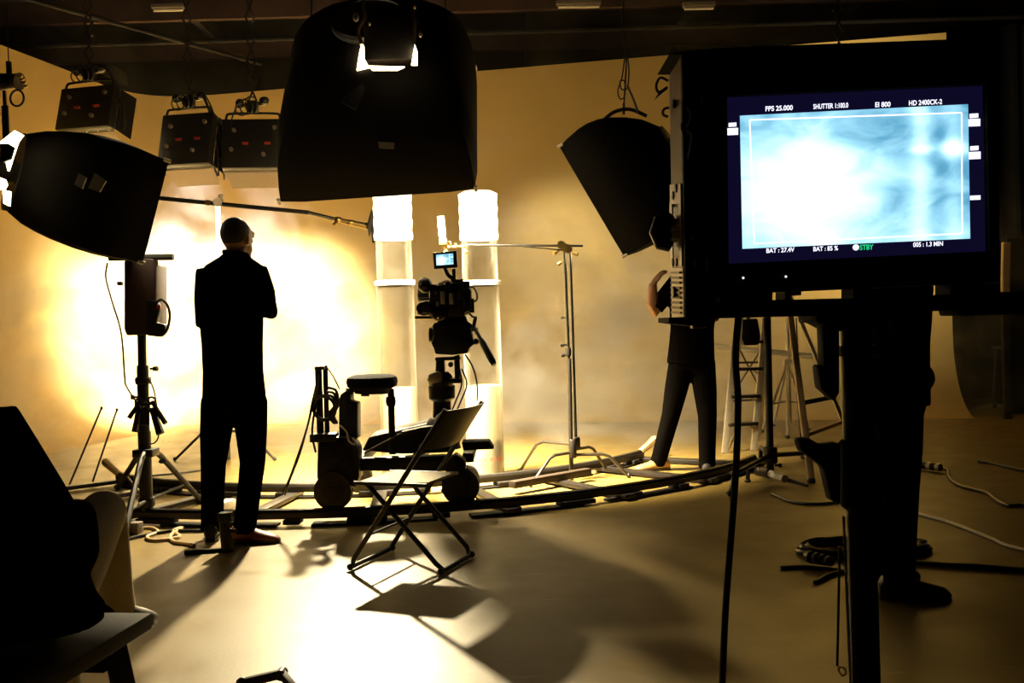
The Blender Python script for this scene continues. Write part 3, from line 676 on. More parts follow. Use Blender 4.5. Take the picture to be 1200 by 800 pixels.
# ---------------------------------------------------------------- c-stands
def cstand_base(t, c, legs, zc, m, leg_r=0.0125):
    for (q, h, k) in legs:
        a = Vector((c.x, c.y, zc + h)); q = Vector(q); s = a.lerp(Vector((q.x, q.y, a.z)), k)
        f = Vector((q.x, q.y, 0.012))
        MB().tube([a, a.lerp(s, 0.85), s + (f - s) * 0.10, f], leg_r, 10).build('leg', m, t)
        MB().ell(f + Vector((0, 0, 0.008)), (0.018, 0.018, 0.02), nu=8, nv=6).build('foot_cap', M['rubber'], t)

def cstand_right():
    b = Vector((0.44, 7.40, 0)); d = b.y
    t = thing('c_stand', 'steel stand with a long arm reaching left over the camera', 'stand', b)
    P = lambda px, py, dd=0.0: at(px, py, d + dd)
    MB().cyl(P(670, 572), P(667, 420), 0.0165, n=12).build('lower_column', M['steel'], t)
    MB().cyl(P(667, 430), P(661, 288), 0.012, n=12).build('upper_column', M['chrome'], t)
    MB().cyl(P(675, 520, .05), P(668, 292, .05), 0.012, n=12).build('rear_column', M['chrome'], t)
    zc = P(671, 527).z
    legs = [(fl(609, 554), 0.04, 0.62), (fl(622, 571), -0.02, 0.5), (fl(737, 560), -0.04, 0.62), (fl(712, 554), 0.0, 0.55)]
    cstand_base(t, Vector((P(671, 527).x, d, 0)), legs, zc, M['steel'])
    MB().lathe([(0.026, -0.06), (0.03, -0.05), (0.03, 0.07), (0.024, 0.08)], P(671, 527), (0, 0, 1), 14).build('leg_collar', M['darksteel'], t)
    MB().lathe([(0.022, -0.05), (0.026, -0.04), (0.026, 0.03), (0.02, 0.04)], P(676, 518, .05), (0, 0, 1), 14).build('rear_collar', M['darksteel'], t)
    mb = MB(); knob(mb, P(664, 404), (-1, -0.2, 0)); knob(mb, P(665, 416), (-1, -0.2, 0)); mb.lathe([(0.02, -0.03), (0.024, 0), (0.02, 0.03)], P(666, 412)); mb.build('lock_knob', M['darksteel'], t)
    mb = MB(); knob(mb, P(663, 372), (-1, 0, 0), 0.01, 0.035); mb.build('small_pin', M['darksteel'], t)
    # arm and grip heads
    MB().cyl(P(548, 287), P(683, 288), 0.009, n=10).build('arm', M['black'], t)
    MB().cyl(P(612, 288.5, -.02), P(660, 293, -.02), 0.005, n=8).build('tie_rod', M['darksteel'], t)
    g = MB(); g.cyl(P(658, 287, -.03), P(658, 287, .05), 0.032); g.cyl(P(666, 292, -.05), P(666, 292, .03), 0.03); g.box(P(662, 290), (0.06, 0.05, 0.05)); knob(g, P(655, 294), (-1, -.5, -.4)); knob(g, P(670, 296), (1, -.5, -.4)); knob(g, P(660, 305), (-1, 0, -.8), .014)
    g.build('grip_head', M['brass'], t)
    g = MB()
    for x, y, r in ((521, 288, .018), (527, 286, .022), (534, 288, .016), (546, 289, .02)): g.torus(P(x, y), (1, 0.6, 0.2), r, 0.006, 14, 6)
    g.cyl(P(519, 290), P(548, 288), 0.008); knob(g, P(524, 292), (-0.3, -0.6, -0.6)); knob(g, P(545, 291), (0.2, -0.6, -0.7))
    g.build('end_clamp', M['brass'], t)
    return t
cstand_right()
p0, p1 = at(519.5, 285, 7.38), at(516.5, 253.5, 7.38)
t = thing('white_stick', 'short white stick held upright in the arm clamp above the camera', 'stick', p0)
MB().bar(p0, p1, 0.052, 0.03, (0, 1, 0)).build('stick_body', M['white'], t, bevel=0.004)
MB().bar(p0 - Vector((0, 0, 0.012)), p0 + Vector((0, 0, 0.03)), 0.06, 0.04, (0, 1, 0)).build('clamp_sleeve', M['brass'], t, bevel=0.004)

def cstand_left():
    b = fl(268, 538); d = b.y
    t = thing('boom_stand', 'thin stand behind the standing man carrying a long slanting boom arm', 'stand', (b.x, b.y, 0))
    P = lambda px, py, dd=0.0: at(px, py, d + dd)
    MB().cyl(P(268, 545), P(259, 330), 0.021, n=12).build('lower_column', M['steel'], t)
    MB().cyl(P(259, 335), P(255, 238), 0.024, n=12).build('upper_pole_glow', M['drum'], t, label='white upper pole, its backlit brightness put in as glow')  # pole section, no lamp: emission stands in for its backlit white
    cstand_base(t, Vector((P(266, 505).x, d, 0)), [(fl(322, 540), 0.0, 0.45), (fl(205, 540), 0.0, 0.45), (fl(262, 526), 0.02, 0.5)], P(266, 505).z, M['steel'])
    MB().lathe([(0.03, -0.05), (0.036, -0.04), (0.036, 0.04), (0.03, 0.05)], P(266, 508), (0, 0, 1)).build('leg_collar', M['darksteel'], t)
    MB().ell(P(263, 527, -.15), (0.035, 0.035, 0.045), nu=10, nv=8).build('foot_weight', M['white'], t)
    a0, a1 = P(180, 231.5), P(362, 249)
    MB().cyl(a0, a1, 0.021, n=10).build('boom_arm', M['darksteel'], t)
    MB().cyl(a0 - (a1 - a0).normalized() * 0.01, a0 + (a1 - a0).normalized() * 0.035, 0.026).build('end_cap', M['brass'], t)
    MB().cyl(P(362, 249), P(398, 258), 0.017, n=10).build('arm_tip', M['chrome'], t)
    g = MB(); g.cyl(P(255, 237, -.04), P(255, 237, .04), 0.04); g.box(P(257, 237), (0.06, 0.06, 0.06)); knob(g, P(259, 234), (0, -0.3, 1), .02); g.build('grip_head', M['sidelight'], t)
    MB().cyl(P(241, 237), P(247, 238), .028).build('arm_collar', M['brass'], t)
    g = MB(); g.ell(P(396, 258), (0.045, 0.035, 0.035)); g.cyl(P(398, 258), P(430, 265), 0.022, 0.03); g.ell(P(411, 261), (0.05, 0.03, 0.03)); g.cyl(P(396, 258, -.02), P(390, 264, -.06), .014)
    g.build('swivel_joint', M['brass'], t)
    g = MB(); g.slab([(430, 262), (434, 248), (437, 243), (438, 250), (434, 272), (432, 277)], d - 0.05, 0.05); g.slab([(435, 258), (440, 254), (441, 260), (440, 282), (436, 285), (435, 270)], d - 0.04, 0.05); g.cyl(P(428, 264), P(439, 266), .03)
    g.build('clamp_jaws', M['darksteel'], t, bevel=0.005)
cstand_left()

# ---------------------------------------------------------------- curved dolly track
def track():
    C = Vector((-1.2, 9.55, 0)); A0, A1 = R(-139), R(-30.5)
    t = thing('dolly_track', 'curved dark dolly track with two rails and cross ties on the floor', 'track', (-1.2, 6.4, 0))
    def arc(r, z, a0=A0, a1=A1, n=48): return [C + Vector((r * math.cos(a0 + (a1 - a0) * k / n), r * math.sin(a0 + (a1 - a0) * k / n), z)) for k in range(n + 1)]
    for r, lab in ((3.58, 'near curved rail'), (2.62, 'far curved rail')):
        p = arc(r, 0.085)
        rail = MB().tube(p, 0.022, 8).build('rail', M['darksteel'], t, label=lab)
        q = arc(r, 0.052); mb = MB()
        rings = []
        for k, c in enumerate(q):
            o = (c - C); o.z = 0; o.normalize()
            rings.append([c + o * a * 0.026 + Vector((0, 0, b)) for a, b in ((-1, -0.006), (1, -0.006), (1, 0.03), (-1, 0.03))])
        mb.ring_loft(rings).build('rail_web', M['darksteel'], rail)
        # packing beam under each rail
        segs = 7
        for k in range(segs):
            a0 = A0 + (A1 - A0) * k / segs + 0.03; a1 = A0 + (A1 - A0) * (k + 1) / segs - 0.03
            rings = []
            for c in arc(r, 0.0, a0, a1, 8):
                o = (c - C); o.z = 0; o.normalize()
                rings.append([c + o * a * 0.05 + Vector((0, 0, b)) for a, b in ((-1, 0.001), (1, 0.001), (1, 0.016), (-1, 0.016))])
            MB().ring_loft(rings).build('packing_beam', M['blackmatte'], t, smooth=False)
        for k in range(15):
            a = A0 + (A1 - A0) * (k + 0.4) / 15
            c = C + Vector((r * math.cos(a), r * math.sin(a), 0.031)); rm = Matrix.Rotation(a, 3, 'Z')
            MB().box(c, (0.11, 0.10 + 0.14 * (k % 3 == 1), 0.03), rm).build('wedge_block', M['blackmatte'], t, bevel=0.004)
    for k in range(9):
        a = A0 + (A1 - A0) * (k + 0.02) / 8.04; o = Vector((math.cos(a), math.sin(a), 0))
        MB().bar(C + o * 2.55 + Vector((0, 0, 0.03)), C + o * 3.66 + Vector((0, 0, 0.03)), 0.09, 0.03).build('cross_tie', M['darksteel'], t, bevel=0.005)
    # turned up pale tips of the far rail
    for a, sg in ((A1, 1), (A0, -1)):
        e = C + Vector((2.62 * math.cos(a), 2.62 * math.sin(a), 0.085)); tg = Vector((-math.sin(a), math.cos(a), 0)) * sg
        MB().tube([e - tg * 0.02, e + tg * 0.18 + Vector((0, 0, 0.04)), e + tg * 0.30 + Vector((0, 0, 0.07))], [0.026, 0.03, 0.034], 8).build('rail_tip', M['wood'], t)
track()

# loose bits lying between the rails, and on the floor at the left
def plank(name, a, b, w, h, m, label, cat, z=None, lift=0.0):
    za = (h / 2 + lift)
    o = MB().bar(fl(*a, lift) + Vector((0, 0, za - lift)), fl(*b, lift) + Vector((0, 0, za - lift)), w, h).build(name, m, bevel=0.006)
    return tag(o, label, cat)
plank('wooden_batten', (600, 572), (690, 556), 0.07, 0.05, M['benchwood'], 'dull wooden batten lying between the curved rails', 'batten', None, 0.0455)
plank('white_connector', (256, 600), (271, 594), 0.07, 0.06, M['white'], 'small white box between the feet of the standing man', 'box')
plank('cardboard_box', (152, 625), (165, 625), 0.07, 0.07, M['grey'], 'small grey box on the floor behind the heavy stand', 'box')
def cable(name, px, r, m, label, z=None, k=6, cat='cable'):
    pts = [fl(x, y, r) for x, y in px]
    o = MB().tube(curve_pts(pts, k), r, 7).build(name, m); return tag(o, label, cat)
cable('floor_cable', [(140, 634), (165, 628), (200, 622), (225, 622), (260, 621), (300, 618)], 0.010, M['rubber'], 'black cable lying along the track behind the standing man')
cable('looped_cable', [(150, 622), (175, 618), (185, 623), (172, 629), (182, 633), (210, 629), (203, 622), (214, 618), (200, 627), (203, 634), (218, 637), (228, 639)], 0.010, M['wood'], 'pale looped cable on the floor beside the heavy stand')
cable('thin_floor_cable', [(100, 568), (150, 560), (200, 555), (235, 551)], 0.006, M['rubber'], 'thin cable on the floor behind the heavy stand')
def pipe_clamp():
    b = fl(267, 646)
    t = thing('pipe_clamp', 'dark upright pipe clamp on the floor by the shoe of the standing man', 'clamp', (b.x, b.y, 0))
    MB().tube([b + Vector((0, 0, 0)), b + Vector((0.0, 0, 0.02)), b + Vector((-.01, 0, 0.10)), b + Vector((-0.015, 0, 0.17))], [0.03, 0.034, 0.03, 0.026], 10).build('stem', M['black'], t)
    MB().box(b + Vector((-0.005, 0, 0.19)), (0.075, 0.06, 0.05)).build('jaw', M['black'], t, bevel=0.008)
    MB().cyl(b + Vector((0.02, 0, 0.11)), b + Vector((0.06, -0.03, 0.12)), 0.012).build('screw', M['steel'], t)
    MB().tube([b + Vector((-0.02, 0, 0.012)), b + Vector((-0.22, -0.05, 0.012))], 0.012, 8).build('foot_bar', M['darksteel'], t)
pipe_clamp()
def spring_clip():
    t = thing('floor_clamp', 'dark clamp lying at the bottom edge of the bright floor patch', 'clamp', fl(318, 800))
    a, b, c = fl(284, 800, 0.02), fl(330, 789, 0.04), fl(344, 806, 0.02)
    MB().bar(a, b, 0.022, 0.03).build('arm', M['redwood'], t, bevel=0.004)
    MB().bar(b, c, 0.022, 0.03).build('arm', M['redwood'], t, bevel=0.004)
    MB().cyl(b + Vector((0, 0.02, 0)), b + Vector((0, -0.02, 0)), 0.018).build('pivot', M['darksteel'], t)
    MB().ell(a, (0.022, 0.016, 0.02), nu=8, nv=6).build('pad', M['darksteel'], t)
spring_clip()
# ---------------------------------------------------------------- camera dolly on the track
def wheel(t, c, r, ax):
    w = MB().lathe([(r * 0.55, -0.03), (r, -0.03), (r, -0.012), (r * 0.9, 0.0), (r, 0.012), (r, 0.03), (r * 0.55, 0.03)], c, ax, 28).build('wheel', M['rubber'], t)
    MB().lathe([(r * 0.25, -0.05), (r * 0.25, 0.04), (r * 0.55, 0.032), (r * 0.55, -0.035)], c, ax, 20).build('hub', M['darksteel'], w)
    return w
def dolly():
    o = Vector((-0.70, 6.45, 0))
    t = thing('camera_dolly', 'black camera dolly with a round seat and posts standing on the curved track', 'dolly', o)
    P = lambda px, py, d=6.2: at(px, py, d)
    K, D = M['black'], M['darksteel']
    # wheels: near pair on the near rail, far pair on the far rail
    for px, d in ((391, 6.04), (540, 6.16)):
        wheel(t, at(px, 575 if px < 450 else 569, d), 0.118, (0.05, 1, 0))
    for px, d in ((420, 6.95), (545, 7.0)):
        wheel(t, at(px, 560, d), 0.10, (0.05, 1, 0))
    # bogie blocks
    MB().slab([(372, 520), (376, 512), (412, 512), (420, 526), (421, 560), (412, 575), (378, 575), (371, 560)], 6.06, 0.16).build('front_bogie', K, t, bevel=0.012)
    MB().slab([(520, 560), (524, 540), (534, 532), (545, 540), (546, 556), (552, 566), (540, 560)], 6.08, 0.14).build('rear_bogie', K, t, bevel=0.01)
    MB().slab([(414, 537), (536, 533), (545, 546), (530, 552), (414, 552)], 6.12, 0.08).build('side_beam', K, t, bevel=0.008)
    MB().slab([(420, 536), (538, 533), (538, 543), (420, 545)], 6.95, 0.08).build('side_beam', K, t, bevel=0.008)
    z = P(480, 535).z
    for x in (-1.0, -0.62, -0.30): MB().bar((x, 6.2, z - 0.02), (x, 7.0, z - 0.02), 0.07, 0.06).build('cross_beam', K, t, bevel=0.006)
    # sloping deck plates with pale edges
    MB().slab([(424, 528), (432, 512), (474, 502), (500, 496), (525, 499), (532, 505), (530, 530), (470, 532)], 6.35, 0.36).build('deck', K, t, bevel=0.012)
    MB().slab([(470, 506), (497, 500), (512, 499), (512, 503), (490, 506), (470, 510)], 6.25, 0.10).build('deck_plate', D, t, bevel=0.004)
    MB().bar(P(428, 530, 6.2), P(470, 508, 6.2), 0.02, 0.012).build('deck_strip', M['steel'], t)
    MB().slab([(541, 518), (573, 517), (579, 526), (543, 528)], 6.05, 0.16).build('side_board', M['blackmatte'], t, bevel=0.006)
    MB().slab([(490, 521), (512, 521), (512, 527), (490, 527)], 6.28, 0.05).build('battery_plug', M['grey'], t, bevel=0.004)
    # battery pack and posts at the left
    MB().slab([(397, 468), (399, 462), (406, 457), (411, 462), (411, 470), (419, 472), (419, 514), (397, 514)], 6.15, 0.14).build('battery_pack', K, t, bevel=0.008)
    MB().cyl(P(376, 520, 6.12), P(373, 432, 6.12), 0.022, n=10).build('push_post', D, t)
    MB().cyl(P(384, 520, 6.16), P(381, 428, 6.16), 0.016, n=10).build('push_post', D, t)
    MB().box(P(375, 431, 6.12), (0.06, 0.06, 0.025)).build('post_cap', D, t, bevel=0.004)
    MB().box(P(380, 512, 6.1), (0.16, 0.12, 0.05)).build('post_base', K, t, bevel=0.006)
    MB().torus(P(380, 478, 6.08), (0.3, 1, 0.1), 0.075, 0.012, 20, 7).build('hose_loop', M['rubber'], t)
    for off in (0, 5, 10):
        MB().tube(curve_pts([P(381 + off * .4, 464 - off, 6.07), P(389 + off * .5, 464 - off * .6, 6.05), P(393 + off * .3, 474, 6.05), P(385 + off * .6, 486, 6.06), P(392 + off * .3, 496, 6.08)], 5), 0.009, 6).build('hose', M['rubber'], t)
    MB().tube(curve_pts([P(381, 428, 6.1), P(390, 440, 6.1), P(398, 456, 6.1)], 5), 0.005, 6).build('cable', M['rubber'], t)
    MB().tube(curve_pts([P(374, 438, 6.05), P(366, 470, 6.0), P(360, 500, 5.95), P(345, 545, 5.9), P(331, 580, 5.9)], 5), 0.006, 6).build('cable', M['rubber'], t)
    MB().tube(curve_pts([P(373, 450, 6.05), P(365, 482, 6.0), P(352, 530, 5.95), P(340, 562, 5.9), P(334, 580, 5.9)], 5), 0.005, 6).build('cable', M['rubber'], t)
    MB().tube(curve_pts([P(371, 470, 6.02), P(367, 492, 6.0), P(366, 510, 6.0), P(370, 530, 6.0)], 5), 0.007, 6).build('cable', M['rubber'], t)
    MB().tube(curve_pts([P(398, 498, 6.05), P(406, 506, 6.05), P(409, 517, 6.05), P(416, 521, 6.05)], 5), 0.006, 6).build('cable', M['white'], t, label='pale cable')
    # seat on its post
    st = MB().lathe([(0.0, -0.045), (0.13, -0.045), (0.158, -0.03), (0.165, 0.0), (0.158, 0.028), (0.12, 0.045), (0.0, 0.052)], P(436, 447, 6.3), (0, 0, 1), 28).build('seat', M['fabric'], t)
    MB().cyl(P(436, 455, 6.3), P(436, 461, 6.3), 0.125, 0.11, 20).build('seat_pan', K, st)
    MB().bar(P(405, 457, 6.25), P(455, 459, 6.3), 0.03, 0.024).build('seat_arm', K, t, bevel=0.004)
    MB().cyl(P(428, 458, 6.28), P(428, 464, 6.28), 0.02, 0.03).build('seat_screw', K, t)
    MB().cyl(P(460, 532, 6.3), P(458, 455, 6.3), 0.022, n=12).build('seat_post', K, t)
    MB().lathe([(0.03, -0.03), (0.034, 0), (0.03, 0.03)], P(458, 470, 6.3)).cyl(P(453, 470, 6.3), P(458, 470, 6.3), 0.010).build('post_collar', K, t)
    # centre column carrying the camera
    MB().lathe([(0.13, 0), (0.12, 0.05), (0.10, 0.10), (0.10, 0.16), (0.07, 0.2)], P(517, 525, 6.4), (0, 0, 1), 24).build('column_base', K, t)
    MB().cyl(P(518, 500, 6.4), P(518, 468, 6.4), 0.062, 0.058, 20).build('column', K, t)
    MB().lathe([(0.06, 0), (0.085, 0.02), (0.088, 0.10), (0.06, 0.12)], P(518, 470, 6.4), (0, 0, 1), 20).build('column_collar', K, t)
    MB().ell(P(525, 495, 6.32), (0.09, 0.07, 0.08), nu=12, nv=8).build('drive_motor', K, t)
    for pts in ([(541, 432), (547, 450), (540, 470), (531, 490)], [(538, 430), (541, 450), (534, 470), (527, 488)], [(545, 415), (554, 430), (559, 450), (559, 470)]):
        MB().tube(curve_pts([P(x, y, 6.32) for x, y in pts], 5), 0.006, 6).build('cable', M['rubber'], t)
dolly()

# ---------------------------------------------------------------- fluid head and camera
def head_and_camera():
    d = 6.36
    P = lambda px, py, dd=0.0: at(px, py, d + dd)
    K, D = M['black'], M['darksteel']
    t = thing('fluid_head', 'black fluid head with a pan handle under the film camera', 'tripod head', P(520, 452))
    MB().lathe([(0.075, 0), (0.085, 0.03), (0.07, 0.07), (0.05, 0.09)], P(517, 452), (0, 0, 1), 20).build('bowl', K, t)
    MB().slab([(500, 446), (503, 438), (512, 435), (518, 438), (518, 447), (506, 450)], d - 0.10, 0.08).build('level_clamp', M['sidelight'], t, bevel=0.006)
    MB().slab([(510, 440), (511, 420), (520, 419), (521, 440)], d - 0.05, 0.09).build('riser_post', K, t, bevel=0.004)
    MB().slab([(533, 448), (532, 417), (538, 416), (539, 448)], d - 0.05, 0.09).build('riser_post', K, t, bevel=0.004)
    MB().box(P(525, 420), (0.16, 0.12, 0.02)).build('riser_plate', K, t, bevel=0.004)
    MB().box(P(525, 446), (0.17, 0.12, 0.03)).build('riser_foot', K, t, bevel=0.004)
    MB().ell(P(528, 427), (0.018, 0.02, 0.018), nu=8, nv=6).build('bubble_level', M['grey'], t)
    MB().slab([(506, 382), (509, 378), (528, 376), (546, 378), (552, 384), (554, 396), (557, 402), (550, 408), (548, 414), (530, 416), (510, 415), (508, 408), (505, 402), (508, 394)], d - 0.09, 0.18).build('drag_housing', K, t, bevel=0.012)
    MB().cyl(P(508, 392, -.02), P(503, 392, -.02), 0.05, 0.045, 16).build('tilt_dial', D, t)
    MB().cyl(P(549, 402, -.05), P(558, 400, -.05), 0.018).ell(P(558, 400, -.05), (0.02, 0.02, 0.02), nu=8, nv=6).build('lock_knob', D, t)
    MB().tube([P(547, 378, -.06), P(555, 384, -.10), P(559, 386, -.12)], 0.012, 8).cyl(P(554, 388, -.1), P(557, 373, -.1), 0.012).build('handle_rosette', D, t)
    MB().tube([P(556, 384, -.12), P(566, 402, -.2), P(576, 422, -.28)], 0.012, 8).build('pan_handle', D, t)
    MB().tube([P(564, 398, -.18), P(566, 402, -.19), P(577, 423, -.28), P(579, 427, -.29)], [0.016, 0.021, 0.022, 0.016], 10).build('handle_grip', M['rubber'], t)
    MB().slab([(512, 379), (514, 371), (545, 369), (548, 378)], d - 0.06, 0.14).build('sliding_plate', K, t, bevel=0.005)

    c = thing('film_camera', 'black digital film camera with a small screen on top standing on the dolly', 'camera', P(525, 371))
    MB().slab([(502, 370), (503, 340), (512, 334), (534, 331), (549, 332), (551, 340), (551, 366), (540, 372), (515, 372)], d - 0.08, 0.30).build('body', K, c, bevel=0.012)
    MB().slab([(540, 342), (548, 336), (552, 340), (552, 363), (544, 367)], d - 0.12, 0.06).build('battery_plate', K, c, bevel=0.006)
    MB().cyl(P(520, 350, -.03), P(517, 350, .18), 0.062, 0.058, 20).build('lens_barrel', D, c)
    mb = MB().slab([(489, 347), (490, 330), (498, 330), (506, 334), (506, 352), (490, 353)], d + 0.20, 0.12); mb.build('matte_box', K, c, bevel=0.006)
    MB().ell(P(498, 334, -.06), (0.048, 0.05, 0.05), nu=14, nv=10).build('eyecup', M['rubber'], c)
    MB().cyl(P(498, 334, -.06), P(507, 338, .05), 0.03, 0.028).build('viewfinder_tube', K, c)
    MB().slab([(489, 368), (490, 355), (500, 352), (504, 356), (504, 368), (496, 370)], d - 0.1, 0.12).build('follow_focus', K, c, bevel=0.008)
    MB().cyl(P(494, 361, -.12), P(494, 361, -.08), 0.034, n=16).build('focus_knob', D, c)
    MB().cyl(P(486, 372, -.03), P(512, 372, .02), 0.010, n=8).build('support_rod', D, c)
    MB().cyl(P(490, 350, -.02), P(506, 350, -.02), 0.008, n=8).build('support_rod', M['chrome'], c)
    MB().tube(curve_pts([P(514, 336, -.05), P(517, 332, -.05), P(524, 330, -.05), P(531, 334, -.05)], 5), 0.011, 8).build('top_handle', M['sidelight'], c)
    for x, y, w, h in ((511, 343, .02, .02), (519, 349, .03, .08), (529, 350, .028, .07), (513, 356, .02, .03)):
        MB().box(P(x, y, -.10), (w, 0.025, h)).build('control_panel', M['sidelight' if w > .025 else 'grey'], c, bevel=0.004)
    MB().tube(curve_pts([P(549, 337), P(555, 337, -.02), P(559, 345, -.03), P(558, 352, -.03), P(551, 355, -.02)], 5), 0.006, 6).build('cable_loop', M['rubber'], c)
    MB().tube(curve_pts([P(549, 366), P(554, 371, -.02), P(558, 372, -.02), P(556, 380, -.03)], 5), 0.007, 6).build('cable', M['rubber'], c)
    MB().tube(curve_pts([P(505, 368, -.09), P(510, 374, -.1), P(518, 374, -.1), P(521, 370, -.1)], 5), 0.006, 6).build('cable', M['sidelight'], c)
    for x, y, w, dp, h, dd in ((546, 334, .05, .08, .05, -.06), (508, 339, .045, .06, .06, -.07), (536, 332, .04, .07, .05, -.03), (553, 358, .03, .06, .09, -.06), (500, 362, .05, .05, .05, -.10), (516, 368, .09, .06, .04, -.10), (541, 345, .05, .04, .06, -.11), (525, 335, .03, .05, .05, -.09)):
        MB().box(P(x, y, dd), (w, dp, h)).build('accessory_box', K, c, bevel=0.004)
    for x, y in ((500, 326), (541, 327), (549, 331)):
        MB().cyl(P(x, y + 6, -.03), P(x, y, -.03), 0.010, n=8).build('accessory_stud', D, c)
    # on-board screen on its arm
    MB().tube(curve_pts([P(531, 332, -.02), P(530, 326, -.03), P(526, 323, -.03), P(523, 318, -.03), P(521, 313, -.03)], 4), 0.013, 8).build('screen_arm', D, c)
    MB().box(P(532, 323, -.03), (0.022, 0.022, 0.09)).build('arm_post', M['redwood'], c, bevel=0.004)
    MB().slab([(507, 296), (535, 293.5), (536, 313), (508.5, 315)], d - 0.07, 0.04).build('screen_housing', K, c, bevel=0.006)
    face = [(511, 298.5), (531, 296.8), (531.5, 309.5), (511.5, 311)]
    q = [at(x, y, d - 0.075) for x, y in face]
    o = MB().add([q[3], q[2], q[1], q[0]], [(0, 1, 2, 3)]).build('screen_picture', M['screen'], c, smooth=False)
    uv(o, [(0, 0), (1, 0), (1, 1), (0, 1)])
def uv(o, coords):
    l = o.data.uv_layers.new(name='UVMap')
    for p in o.data.polygons:
        for li in p.loop_indices: l.data[li].uv = coords[o.data.loops[li].vertex_index]
head_and_camera()

# ---------------------------------------------------------------- folding chair
def chair():
    ctr = Vector((-0.52, 4.93, 0))
    t = thing('folding_chair', 'black tube steel folding chair with pale lit seat in front of the dolly', 'chair', ctr)
    F, Sd = Vector((-0.93, 0.37, 0)).normalized(), Vector((0.37, 0.93, 0)).normalized()
    K = M['black']
    T = lambda f, s, z: ctr + F * f + Sd * s + Vector((0, 0, z))
    hw = 0.215
    # front frame: one bent tube from the back top down to the front foot bar and up again
    a, b, r = T(-0.30, -hw, 0.80), T(0.25, -hw, 0.03), 0.0125
    a2, b2 = T(-0.30, hw, 0.80), T(0.25, hw, 0.03)
    MB().tube([a, a.lerp(b, .5), a.lerp(b, .96), b + Vector((0, 0, -0.012)) + Sd * 0.02, b2 + Vector((0, 0, -0.012)) - Sd * 0.02, a2.lerp(b2, .96), a2.lerp(b2, .5), a2], r, 10).build('front_frame', K, t)
    h2 = hw - 0.035
    c, e = T(0.16, -h2, 0.43), T(-0.23, -h2, 0.03)
    c2, e2 = T(0.16, h2, 0.43), T(-0.23, h2, 0.03)
    MB().tube([c, c.lerp(e, .5), c.lerp(e, .94), e + Vector((0, 0, -0.012)) + Sd * 0.03, e2 + Vector((0, 0, -0.012)) - Sd * 0.03, c2.lerp(e2, .94), c2.lerp(e2, .5), c2], r, 10).build('rear_frame', K, t)
    # upper stretcher of the rear legs and front legs
    MB().cyl(a.lerp(b, .80), a2.lerp(b2, .80), 0.007, n=8).build('stretcher', K, t)
    for p in (b, b2, e, e2): MB().ell(p + Vector((0, 0, -0.010)), (0.018, 0.018, 0.018), nu=8, nv=6).build('foot_cap', M['rubber'], t)
    # seat
    n = 9; top = []; mb = MB()
    for i in range(n):
        f = -0.17 + 0.40 * i / (n - 1); dz = -0.008 * math.sin(math.pi * i / (n - 1)) - (0.012 if i == n - 1 else 0)
        w = hw - 0.045 + 0.012 * (i / (n - 1))
        top.append([T(f, -w, 0.445 + dz), T(f, w, 0.445 + dz), T(f, w, 0.432 + dz), T(f, -w, 0.432 + dz)])
    mb.ring_loft(top).build('seat', mat('seat_board', (0.90, 0.82, 0.66), 0.2, 0, 20, 0.15, 0.02), t)
    for sx in (-1, 1): MB().tube([T(-0.17, sx * (hw - .03), 0.432), T(0.23, sx * (hw - .03), 0.432)], 0.010, 8).build('seat_rail', K, t)
    # curved back panel
    rings = []; m = 11
    for i in range(m):
        s = -hw + 2 * hw * i / (m - 1); bow = -0.035 * (1 - (s / hw) ** 2)
        lo, hi = 0.605 - 0.01 * (1 - (s / hw) ** 2), 0.795
        f = lambda z: -0.30 + 0.55 * (0.80 - z) / 0.77
        rings.append([T(f(lo) + bow, s, lo), T(f(hi) + bow, s, hi), T(f(hi) + bow - 0.014, s, hi), T(f(lo) + bow - 0.014, s, lo)])
    MB().ring_loft(rings).build('backrest', K, t)
chair()

